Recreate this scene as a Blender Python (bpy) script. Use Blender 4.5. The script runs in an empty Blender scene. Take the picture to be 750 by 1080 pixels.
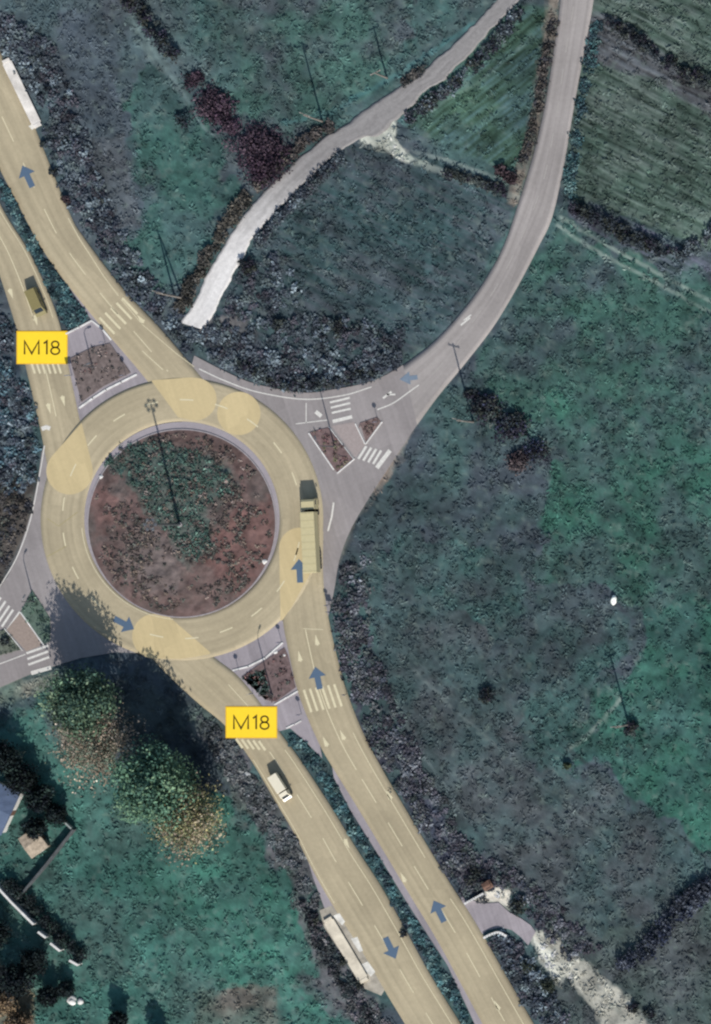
import bpy, bmesh, math, random
import numpy as np
from mathutils import Vector, Matrix
from mathutils.geometry import tessellate_polygon

random.seed(7)
RNG = np.random.default_rng(11)
S = 0.165                    # metres per photo pixel on the ground
H = 700.0                    # camera height
CX = 0.28 * H                # camera stands east of the frame centre
scene = bpy.context.scene
COL = scene.collection


def wx(px): return (px - 375.0) * S
def wy(py): return -(py - 540.0) * S


def at(px, py, z=0.0):
    """point at height z that is seen at photo pixel px,py"""
    k = (H - z) / H
    return Vector((CX + (wx(px) - CX) * k, wy(py) * k, z))


def lin(h):
    h = h.lstrip('#')
    out = []
    for i in (0, 2, 4):
        v = int(h[i:i + 2], 16) / 255.0
        out.append(v / 12.92 if v <= 0.04045 else ((v + 0.055) / 1.055) ** 2.4)
    return np.array(out)


# ------------------------------------------------------------------ noise
def vnoise(x, y, seed=0):
    xi = np.floor(x).astype(np.int64); yi = np.floor(y).astype(np.int64)
    fx = x - xi; fy = y - yi
    fx = fx * fx * (3 - 2 * fx); fy = fy * fy * (3 - 2 * fy)
    def hsh(a, b):
        n = (a * 374761393 + b * 668265263 + seed * 974634777) & 0xFFFFFFFF
        n = ((n ^ (n >> 13)) * 1274126177) & 0xFFFFFFFF
        n = (n ^ (n >> 16)) & 0xFFFF
        return n / 65535.0
    a = hsh(xi, yi); b = hsh(xi + 1, yi); c = hsh(xi, yi + 1); d = hsh(xi + 1, yi + 1)
    return (a * (1 - fx) + b * fx) * (1 - fy) + (c * (1 - fx) + d * fx) * fy


def fbm(x, y, scale, seed=0, octv=4, gain=0.5):
    x = np.asarray(x, dtype=np.float64) / scale; y = np.asarray(y, dtype=np.float64) / scale
    s = 0; a = 1; t = 0
    for o in range(octv):
        s = s + a * vnoise(x * 2 ** o + 17.3 * o, y * 2 ** o - 9.1 * o, seed + o)
        t += a; a *= gain
    return s / t


def inside(px, py, poly):
    px = np.asarray(px); py = np.asarray(py)
    r = np.zeros(px.shape, dtype=bool)
    n = len(poly)
    for i in range(n):
        x1, y1 = poly[i]; x2, y2 = poly[(i + 1) % n]
        if y1 == y2: continue
        c = ((y1 > py) != (y2 > py)) & (px < (x2 - x1) * (py - y1) / (y2 - y1) + x1)
        r ^= c
    return r


def dist_line(px, py, pts):
    d = np.full(np.shape(px), 1e9)
    for (x1, y1), (x2, y2) in zip(pts, pts[1:]):
        vx, vy = x2 - x1, y2 - y1
        L = vx * vx + vy * vy + 1e-9
        t = np.clip(((px - x1) * vx + (py - y1) * vy) / L, 0, 1)
        d = np.minimum(d, np.hypot(px - x1 - t * vx, py - y1 - t * vy))
    return d


def spline(pts, n):
    """Catmull-Rom through pts, n samples even in arc length"""
    P = [np.array(p, float) for p in pts]
    P = [2 * P[0] - P[1]] + P + [2 * P[-1] - P[-2]]
    out = []
    for i in range(1, len(P) - 2):
        a, b, c, d = P[i - 1], P[i], P[i + 1], P[i + 2]
        lbc = np.hypot(*(c - b)); lab = np.hypot(*(b - a)) + 1e-9; lcd = np.hypot(*(d - c)) + 1e-9
        if lbc > 300:                 # long straight run out of the frame
            out.extend(b + (c - b) * t for t in np.linspace(0, 1, 24, endpoint=False)); continue
        if lab > 300: a = b - (b - a) * (lbc / lab)
        if lcd > 300: d = c + (d - c) * (lbc / lcd)
        for t in np.linspace(0, 1, 24, endpoint=False):
            out.append(0.5 * (2 * b + (c - a) * t + (2 * a - 5 * b + 4 * c - d) * t * t + (-a + 3 * b - 3 * c + d) * t ** 3))
    out.append(P[-2])
    out = np.array(out)
    s = np.concatenate([[0], np.cumsum(np.hypot(*np.diff(out, axis=0).T))])
    q = np.linspace(0, s[-1], n)
    return np.stack([np.interp(q, s, out[:, 0]), np.interp(q, s, out[:, 1])], 1)


# ------------------------------------------------------------------ materials
MATS = {}


def _base(name):
    m = bpy.data.materials.new(name); m.use_nodes = True
    nt = m.node_tree; b = nt.nodes['Principled BSDF']
    return m, nt, b


def N(nt, t, **kw):
    n = nt.nodes.new(t)
    for k, v in kw.items():
        if k in n.inputs.keys(): n.inputs[k].default_value = v
        else: setattr(n, k, v)
    return n


def mathn(nt, op, a, b):
    n = nt.nodes.new('ShaderNodeMath'); n.operation = op
    for i, v in enumerate((a, b)):
        if isinstance(v, (int, float)): n.inputs[i].default_value = v
        else: nt.links.new(v, n.inputs[i])
    return n.outputs[0]


def scale_col(nt, col, fac):
    n = nt.nodes.new('ShaderNodeVectorMath'); n.operation = 'SCALE'
    nt.links.new(col, n.inputs[0]); nt.links.new(fac, n.inputs['Scale'])
    return n.outputs[0]


def noise_fac(nt, scale, lo, hi, detail=4, rough=0.6, vec=None):
    n = N(nt, 'ShaderNodeTexNoise', Scale=scale, Detail=detail, Roughness=rough)
    if vec is None:
        vec = nt.nodes.new('ShaderNodeTexCoord').outputs['Object']
    nt.links.new(vec, n.inputs['Vector'])
    r = N(nt, 'ShaderNodeMapRange')
    r.inputs['From Min'].default_value = 0.28; r.inputs['From Max'].default_value = 0.72
    r.inputs['To Min'].default_value = lo; r.inputs['To Max'].default_value = hi
    nt.links.new(n.outputs['Fac'], r.inputs['Value'])
    return r.outputs['Result'], n.outputs['Fac']


def mat_attr(name, rough=0.95, spec=0.1, fine=1.1, amp=0.35, bump=0.0):
    """colour from the mesh's own Col attribute, broken up by noise"""
    if name in MATS: return MATS[name]
    m, nt, b = _base(name)
    a = N(nt, 'ShaderNodeAttribute', attribute_name='Col')
    f1, h1 = noise_fac(nt, fine, 1 - amp, 1 + amp, 5, 0.65)
    nt.links.new(scale_col(nt, a.outputs['Color'], f1), b.inputs['Base Color'])
    b.inputs['Roughness'].default_value = rough
    b.inputs['Specular IOR Level'].default_value = spec
    if bump:
        bp = N(nt, 'ShaderNodeBump', Strength=bump, Distance=0.3)
        nt.links.new(h1, bp.inputs['Height']); nt.links.new(bp.outputs[0], b.inputs['Normal'])
    MATS[name] = m
    return m


def mat_plain(name, hexc, rough=0.6, spec=0.3, var=0.12, scale=2.0, metal=0.0):
    if name in MATS: return MATS[name]
    m, nt, b = _base(name)
    rgb = N(nt, 'ShaderNodeRGB'); rgb.outputs[0].default_value = (*lin(hexc), 1)
    f, h = noise_fac(nt, scale, 1 - var, 1 + var)
    nt.links.new(scale_col(nt, rgb.outputs[0], f), b.inputs['Base Color'])
    b.inputs['Roughness'].default_value = rough
    b.inputs['Specular IOR Level'].default_value = spec
    b.inputs['Metallic'].default_value = metal
    MATS[name] = m
    return m


def mat_road(name, hexc, track=0.13, big=0.13, fine=0.08, tint=None):
    """road surface: patchy tone, wheel-worn streaks that follow the lane (uv)"""
    m, nt, b = _base(name)
    rgb = N(nt, 'ShaderNodeRGB'); rgb.outputs[0].default_value = (*lin(hexc), 1)
    uv = N(nt, 'ShaderNodeUVMap', uv_map='UVMap')
    mp = N(nt, 'ShaderNodeMapping'); mp.inputs['Scale'].default_value = (9.0, 0.022, 1)
    nt.links.new(uv.outputs[0], mp.inputs[0])
    f1, _ = noise_fac(nt, 1.0, 1 - track, 1 + track, 3, 0.55, mp.outputs[0])
    f2, _ = noise_fac(nt, 0.09, 1 - big, 1 + big, 4, 0.6)
    f3, h3 = noise_fac(nt, 1.6, 1 - fine, 1 + fine, 5, 0.7)
    f = mathn(nt, 'MULTIPLY', mathn(nt, 'MULTIPLY', f1, f2), f3)
    # square repair patches of a slightly different mix
    mp2 = N(nt, 'ShaderNodeMapping'); mp2.inputs['Scale'].default_value = (2.0, 0.07, 1)
    nt.links.new(uv.outputs[0], mp2.inputs[0])
    vo = N(nt, 'ShaderNodeTexVoronoi', feature='F1', distance='CHEBYCHEV', Scale=1.0)
    nt.links.new(mp2.outputs[0], vo.inputs['Vector'])
    sep = N(nt, 'ShaderNodeSeparateColor'); nt.links.new(vo.outputs['Color'], sep.inputs[0])
    r = N(nt, 'ShaderNodeMapRange'); r.inputs['To Min'].default_value = 0.93; r.inputs['To Max'].default_value = 1.05
    nt.links.new(sep.outputs[0], r.inputs['Value'])
    f = mathn(nt, 'MULTIPLY', f, r.outputs[0])
    nt.links.new(scale_col(nt, rgb.outputs[0], f), b.inputs['Base Color'])
    b.inputs['Roughness'].default_value = 0.9; b.inputs['Specular IOR Level'].default_value = 0.15
    bp = N(nt, 'ShaderNodeBump', Strength=0.15, Distance=0.02)
    nt.links.new(h3, bp.inputs['Height']); nt.links.new(bp.outputs[0], b.inputs['Normal'])
    return m


def mat_paint(name, hexc, worn=0.45):
    """worn thermoplastic road paint, dusted towards the road's tone"""
    m, nt, b = _base(name)
    rgb = N(nt, 'ShaderNodeRGB'); rgb.outputs[0].default_value = (*lin(hexc), 1)
    f, _ = noise_fac(nt, 2.2, 1 - worn, 1.05, 5, 0.7)
    nt.links.new(scale_col(nt, rgb.outputs[0], f), b.inputs['Base Color'])
    b.inputs['Roughness'].default_value = 0.7; b.inputs['Specular IOR Level'].default_value = 0.2
    return m


M_GROUND = mat_attr('soil_and_grass', fine=0.45, amp=0.16, bump=0.25)
M_LEAF = mat_attr('leaves', rough=0.8, spec=0.15, fine=0.9, amp=0.2)
M_BUFF = mat_road('map_tinted_road_surface', '#ab9f85')  # buff tone copies the yellow map overlay on the roads
M_BUFF2 = mat_road('bright_map_tint', '#c5b38a', track=0.05, big=0.05, fine=0.05)  # brighter tone where two map overlay tints overlap
M_GREY = mat_road('grey_asphalt', '#918b8a', track=0.09)
M_GREY2 = mat_road('pale_concrete_apron', '#989195', track=0.12, big=0.15)
M_WHITE = mat_paint('white_road_paint', '#dcd9d2', 0.25)
M_CREAM = mat_paint('cream_road_paint', '#d9cfae', 0.16)
M_BLUE = mat_paint('blue_map_arrow', '#54687e', 0.06)  # colour of the map overlay arrows
M_FBLUE = mat_paint('faded_blue_map_arrow', '#788797', 0.2)
M_KERB = mat_plain('kerb_concrete', '#9c9698', 0.9, 0.1, 0.2, 1.2)
M_YEL = mat_plain('yellow_map_tag', '#fbd631', 0.5, 0.3, 0.03, 1.0)
M_YEDGE = mat_plain('amber_map_tag_edge', '#e9b92a', 0.5, 0.3, 0.03, 1.0)
M_TEXT = mat_plain('dark_brown_letter_paint', '#4a3b16', 0.6, 0.2, 0.05)
M_BARK = mat_plain('bark', '#5a4a3e', 0.95, 0.1, 0.3, 3)
M_WOOD = mat_plain('weathered_pole_wood', '#857e78', 0.9, 0.1, 0.25, 3)
M_STEEL = mat_plain('galvanised_steel', '#6f7276', 0.5, 0.4, 0.1, 3, 0.6)
M_DARK = mat_plain('dark_rubber', '#1b1b1d', 0.8, 0.2)
M_GLASS = mat_plain('dark_window_glass', '#27313a', 0.12, 0.6, 0.05)
M_VANW = mat_plain('white_vehicle_paint', '#e2dac4', 0.35, 0.5, 0.04)
M_TRUCKC = mat_plain('cream_trailer_sheet', '#c2b78f', 0.45, 0.4, 0.05)
M_OLIVE = mat_plain('olive_vehicle_paint', '#857b52', 0.4, 0.5, 0.05)
M_ROOFW = mat_plain('white_roof_sheet', '#d6d0c8', 0.8, 0.2, 0.3, 0.5)
M_ROOFC = mat_plain('cream_roof_sheet', '#cfc5b2', 0.8, 0.2, 0.25, 0.6)
M_WALL = mat_plain('white_render', '#d8d6d2', 0.85, 0.2, 0.25, 0.8)
M_GWALL = mat_plain('grey_blockwork', '#55585a', 0.95, 0.1, 0.25, 1.0)
M_TAN = mat_plain('tan_roof_rubble', '#a89a88', 0.95, 0.1, 0.35, 1.6)
M_BLUEROOF = mat_plain('blue_grey_roof', '#58667e', 0.7, 0.3, 0.15, 1.0)
M_RED = mat_plain('rust_red_paint', '#6e5346', 0.7, 0.3, 0.2)
M_SIGNB = mat_plain('blue_sign_face', '#2d4f86', 0.5, 0.4, 0.05)
M_LAMP = mat_plain('lamp_glass', '#c9c9c4', 0.3, 0.4, 0.05)

# ------------------------------------------------------------------ object helpers


def link(o, parent=None):
    COL.objects.link(o)
    if parent is not None: o.parent = parent
    return o


def props(o, kind=None, label=None, cat=None, group=None):
    if kind: o['kind'] = kind
    if label: o['label'] = label
    if cat: o['category'] = cat
    if group: o['group'] = group
    return o


def thing(name, label, cat, loc=(0, 0, 0), rz=0.0, group=None):
    o = bpy.data.objects.new(name, None); o.empty_display_size = 0.5
    o.location = loc; o.rotation_euler = (0, 0, rz)
    link(o); return props(o, None, label, cat, group)


def np_mesh(name, verts, faces, mat, parent=None, fcol=None, vcol=None, smooth=False, uv=None):
    """verts (n,3), faces (m,k) arrays"""
    me = bpy.data.meshes.new(name)
    verts = np.asarray(verts, np.float32); faces = np.asarray(faces, np.int32)
    k = faces.shape[1]; m = len(faces)
    me.vertices.add(len(verts)); me.vertices.foreach_set('co', verts.ravel())
    me.loops.add(m * k); me.loops.foreach_set('vertex_index', faces.ravel())
    me.polygons.add(m); me.polygons.foreach_set('loop_start', np.arange(0, m * k, k, dtype=np.int32))
    me.update(calc_edges=True)
    if fcol is not None:
        a = me.attributes.new('Col', 'FLOAT_COLOR', 'FACE')
        a.data.foreach_set('color', np.concatenate([fcol, np.ones((m, 1))], 1).astype(np.float32).ravel())
    if vcol is not None:
        a = me.attributes.new('Col', 'FLOAT_COLOR', 'POINT')
        a.data.foreach_set('color', np.concatenate([vcol, np.ones((len(verts), 1))], 1).astype(np.float32).ravel())
    if uv is not None:
        l = me.uv_layers.new(name='UVMap')
        l.data.foreach_set('uv', np.asarray(uv, np.float32)[faces.ravel()].ravel())
    if smooth: me.polygons.foreach_set('use_smooth', np.ones(m, dtype=bool))
    me.materials.append(mat); me.validate()
    o = bpy.data.objects.new(name, me)
    return link(o, parent)


def bm_obj(name, bm, mat, parent=None, smooth=False):
    me = bpy.data.meshes.new(name)
    bmesh.ops.recalc_face_normals(bm, faces=bm.faces)
    bm.to_mesh(me); bm.free(); me.materials.append(mat)
    if smooth: me.polygons.foreach_set('use_smooth', [True] * len(me.polygons))
    return link(bpy.data.objects.new(name, me), parent)


def bm_poly(bm, pts, z0, z1):
    """closed prism from 2-D outline (world xy)"""
    tri = tessellate_polygon([[Vector((p[0], p[1], 0)) for p in pts]])
    lo = [bm.verts.new((p[0], p[1], z0)) for p in pts]
    hi = [bm.verts.new((p[0], p[1], z1)) for p in pts]
    for t in tri:
        try: bm.faces.new([hi[i] for i in t])
        except ValueError: pass
    n = len(pts)
    for i in range(n):
        j = (i + 1) % n
        bm.faces.new((lo[i], lo[j], hi[j], hi[i]))
    for t in tri:
        try: bm.faces.new([lo[i] for i in reversed(t)])
        except ValueError: pass


def slab(name, pxpts, z, mat, parent=None, thick=0.15):
    """ground slab from a photo-pixel outline, uv in local metres"""
    bm = bmesh.new()
    bm_poly(bm, [(wx(x), wy(y)) for x, y in pxpts], z - thick, z)
    uvl = bm.loops.layers.uv.new('UVMap')
    for f in bm.faces:
        for l in f.loops:
            l[uvl].uv = (l.vert.co.x * 0.12 + l.vert.co.y * 0.04, l.vert.co.y - l.vert.co.x * 0.4)
    return bm_obj(name, bm, mat, parent)


def ribbon(name, left, right, z, mat, parent=None, n=160, jitter=0.0, drop=0.18):
    """road strip lofted between two edge lines, with skirts; uv.x across, uv.y metres along"""
    L = spline(left, n); R = spline(right, n)
    if jitter:
        t = np.arange(n)
        L = L + ((fbm(t, t * 0 + 3, 5, 5) - 0.5) * jitter * 2)[:, None] * np.array([1, 0.6])
        R = R + ((fbm(t, t * 0 + 9, 5, 8) - 0.5) * jitter * 2)[:, None] * np.array([1, 0.6])
    cols = 9
    V = []; UV = []
    s = np.concatenate([[0], np.cumsum(np.hypot(*np.diff((L + R) / 2, axis=0).T))]) * S
    for i in range(n):
        for j in range(-1, cols + 1):
            u = min(max(j, 0), cols - 1) / (cols - 1)
            p = L[i] * (1 - u) + R[i] * u
            zz = z - (drop if j in (-1, cols) else 0)
            V.append((wx(p[0]), wy(p[1]), zz)); UV.append((u, s[i]))
    w = cols + 2; F = []
    for i in range(n - 1):
        for j in range(w - 1):
            a = i * w + j; F.append((a, a + 1, a + w + 1, a + w))
    return np_mesh(name, V, F, mat, parent, uv=np.array(UV))


def strip_quads(bm, pts, width, z):
    """flat painted strip of given width (m) along world points"""
    pts = [np.array(p, float) for p in pts]
    a = []; b = []
    for i, p in enumerate(pts):
        d = (pts[min(i + 1, len(pts) - 1)] - pts[max(i - 1, 0)]); d /= (np.hypot(*d) + 1e-9)
        nrm = np.array([-d[1], d[0]]) * width / 2
        a.append(bm.verts.new((*(p + nrm), z))); b.append(bm.verts.new((*(p - nrm), z)))
    for i in range(len(pts) - 1):
        bm.faces.new((a[i], b[i], b[i + 1], a[i + 1]))


def W(pts): return [(wx(x), wy(y)) for x, y in pts]


def dashes(bm, pts, on, period, width, z, start=0.0, skip=()):
    q = spline(pts, 400)
    s = np.concatenate([[0], np.cumsum(np.hypot(*np.diff(q, axis=0).T))])
    t = start; k = 0
    while t < s[-1]:
        if k not in skip:
            tt = np.linspace(t, min(t + on, s[-1]), 5)
            strip_quads(bm, W(np.stack([np.interp(tt, s, q[:, 0]), np.interp(tt, s, q[:, 1])], 1)), width, z)
        t += period; k += 1


def box(bm, c, s, bevel=0.0, rot=None):
    r = bmesh.ops.create_cube(bm, size=1.0)
    vs = r['verts']
    for v in vs: v.co = Vector((v.co.x * s[0], v.co.y * s[1], v.co.z * s[2]))
    if bevel:
        es = list({e for v in vs for e in v.link_edges})
        q = bmesh.ops.bevel(bm, geom=es, offset=bevel, segments=2, affect='EDGES', profile=0.5)
        vs = list({v for f in q['faces'] for v in f.verts} | {v for v in vs if v.is_valid})
    M = Matrix.Translation(Vector(c)) @ (rot.to_4x4() if rot is not None else Matrix())
    for v in vs: v.co = M @ v.co
    return vs


def tube(bm, p0, p1, r0, r1, seg=10, caps=True):
    p0 = Vector(p0); p1 = Vector(p1); d = (p1 - p0)
    if d.length < 1e-6: return
    z = d.normalized(); x = z.orthogonal().normalized(); y = z.cross(x)
    A = [bm.verts.new(p0 + (x * math.cos(2 * math.pi * i / seg) + y * math.sin(2 * math.pi * i / seg)) * r0) for i in range(seg)]
    B = [bm.verts.new(p1 + (x * math.cos(2 * math.pi * i / seg) + y * math.sin(2 * math.pi * i / seg)) * r1) for i in range(seg)]
    for i in range(seg):
        j = (i + 1) % seg; bm.faces.new((A[i], A[j], B[j], B[i]))
    if caps:
        bm.faces.new(A[::-1]); bm.faces.new(B)


def copy_tree(o, parent=None):
    c = o.copy(); COL.objects.link(c)
    if parent is not None: c.parent = parent
    for ch in [q for q in o.children]: copy_tree(ch, c)
    return c


# ------------------------------------------------------------------ layout (photo pixels)
L1L = [(-405, -560), (-75, 40), (-20, 140), (11, 200), (48, 268), (95, 330), (150, 395), (186, 442)]
L1R = [(-353, -600), (-30, 0), (12, 78), (36, 133), (72, 222), (88, 250), (130, 305), (172, 350), (235, 425)]
L2L = [(-415, -430), (-45, 200), (-10, 265), (17, 345), (28, 390), (42, 450), (51, 497)]
L2R = [(-372, -460), (-35, 130), (0, 215), (33, 270), (60, 333), (73, 390), (85, 447), (97, 500)]
R1L = [(297, 560), (297, 640), (305, 690), (316, 735), (336, 783), (350, 808), (376, 850), (409, 905), (436, 950), (463, 995), (509, 1080), (540, 1135), (870, 1740)]
R1R = [(341, 560), (341, 610), (347, 655), (360, 710), (376, 757), (397, 800), (430, 857), (475, 932), (501, 972), (540, 1040), (563, 1080), (595, 1135), (925, 1740)]
R2L = [(143, 667), (164, 698), (205, 738), (238, 766), (265, 802), (291, 846), (311, 880), (331, 920), (354, 960), (381, 1002), (406, 1045), (430, 1085), (458, 1135), (788, 1740)]
R2R = [(178, 650), (222, 690), (250, 712), (275, 742), (295, 772), (317, 802), (346, 846), (376, 895), (402, 935), (430, 985), (455, 1030), (486, 1080), (520, 1135), (850, 1740)]
RC = (192.0, 547.5); RIN, ROUT = 103.0, 149.0
NEL = [(650, -700), (597, -60), (592, 0), (584, 60), (575, 110), (566, 150), (556, 185), (545, 220), (533, 255), (515, 290), (490, 325), (458, 360), (425, 385), (392, 402), (350, 411), (318, 414), (270, 405), (238, 392), (205, 375)]
NER = [(687, -700), (632, -60), (626, 0), (616, 55), (605, 115), (594, 178), (582, 230), (568, 260), (546, 302), (520, 345), (490, 384), (462, 418), (437, 452), (412, 490), (388, 527), (370, 558), (358, 590), (352, 625), (345, 655)]
ISLE = (192.0, 552.0); ISLER = 98.5
TRACK_L = [(548, -30), (524, 0), (490, 35), (460, 63), (430, 88), (398, 106), (370, 128), (338, 148), (308, 172), (280, 200), (255, 230), (238, 255), (218, 290), (203, 320), (190, 340)]
TRACK_R = [(572, -30), (546, 0), (510, 40), (478, 75), (448, 98), (416, 128), (398, 143), (382, 146), (355, 162), (325, 188), (298, 216), (272, 246), (256, 270), (240, 300), (228, 325), (212, 347)]

ring_poly = [(RC[0] + ROUT * math.cos(a), RC[1] + ROUT * math.sin(a)) for a in np.linspace(0, 2 * math.pi, 120, endpoint=False)]
ne_poly = [tuple(p) for p in spline(NEL, 110)] + [(192, 420), (192, 547), (300, 640), (345, 655)] + [tuple(p) for p in spline(NER, 110)][::-1]
w_poly = [(50, 455), (44, 478), (40, 505), (33, 540), (20, 580), (8, 608), (-20, 648), (-60, 720), (-60, 742), (0, 725), (30, 712), (56, 703), (85, 694), (122, 688), (192, 690), (192, 547)]
nw_apron = [(56, 262), (75, 298), (97, 326), (150, 390), (192, 400), (192, 440), (130, 430), (84, 447), (71, 385), (67, 353), (96, 337), (86, 322), (68, 296), (54, 270)]
se_apron = [(190, 690), (222, 686), (293, 640), (310, 690), (322, 735), (336, 778), (340, 800), (322, 782), (306, 768), (292, 772), (270, 745), (250, 716)]
def strip_poly(L, R): return [tuple(p) for p in spline(L, 140)] + [tuple(p) for p in spline(R, 140)][::-1]
kerb_a = [(40, 255), (48, 262), (97, 322), (150, 388), (160, 398), (150, 405), (92, 338), (52, 283), (36, 262)]     # kerb strip west of the upper carriageway
shoulder_r2 = [(318, 885), (332, 915), (356, 955), (382, 998), (400, 1030), (375, 1012), (346, 968), (330, 925)]
shoulder_m = [(350, 806), (378, 848), (411, 902), (438, 948), (480, 1020), (514, 1085), (503, 1085), (472, 1018), (430, 953), (403, 908), (370, 855), (352, 820)]
apron_se = [(486, 946), (510, 953), (526, 952), (537, 962), (550, 969), (560, 976), (565, 983), (557, 997), (550, 989), (540, 981), (528, 978), (514, 981), (505, 988), (495, 975)]
layby_l1 = [(-4, 72), (8, 64), (15, 68), (30, 104), (42, 130), (36, 138), (20, 105)]
layby_r2 = [(337, 960), (350, 955), (372, 985), (400, 1028), (408, 1040), (402, 1050), (383, 1042), (360, 1005), (342, 978)]
brown_shoulder = [(592, -30), (585, 50), (573, 112), (556, 184), (545, 216), (535, 214), (545, 180), (560, 120), (571, 60), (580, -30)]
MASK_POLYS = [strip_poly(L1L, L1R), strip_poly(L2L, L2R), strip_poly(R1L, R1R), strip_poly(R2L, R2R), ring_poly, ne_poly, w_poly,
              nw_apron, se_apron, strip_poly(TRACK_L, TRACK_R), shoulder_r2, shoulder_m, apron_se, layby_l1, layby_r2,
              [(16, 348), (72, 348), (72, 385), (16, 385)], [(237, 743), (293, 743), (293, 779), (237, 779)]]

# raster mask of all paved ground, 1 px cells
MX0, MY0, MW, MH = -120, -120, 990, 1320
gx, gy = np.meshgrid(np.arange(MW) + MX0, np.arange(MH) + MY0)
MASK = np.zeros((MH, MW), bool)
for p in MASK_POLYS: MASK |= inside(gx, gy, p)
def blur(a, r):
    a = a.astype(np.float32)
    for ax in (0, 1):
        for _ in range(2):
            c = np.cumsum(np.pad(a, [(r + 1, r) if i == ax else (0, 0) for i in (0, 1)], mode='edge'), axis=ax)
            a = (np.take(c, range(2 * r + 1, c.shape[ax]), ax) - np.take(c, range(0, c.shape[ax] - 2 * r - 1), ax)) / (2 * r + 1)
    return a
MASKB = np.clip(blur(MASK, 3) * 2.5, 0, 1)
def mask_at(px, py, soft=True):
    i = np.clip((np.asarray(py) - MY0).astype(int), 0, MH - 1); j = np.clip((np.asarray(px) - MX0).astype(int), 0, MW - 1)
    return (MASKB if soft else MASK)[i, j]


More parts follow.
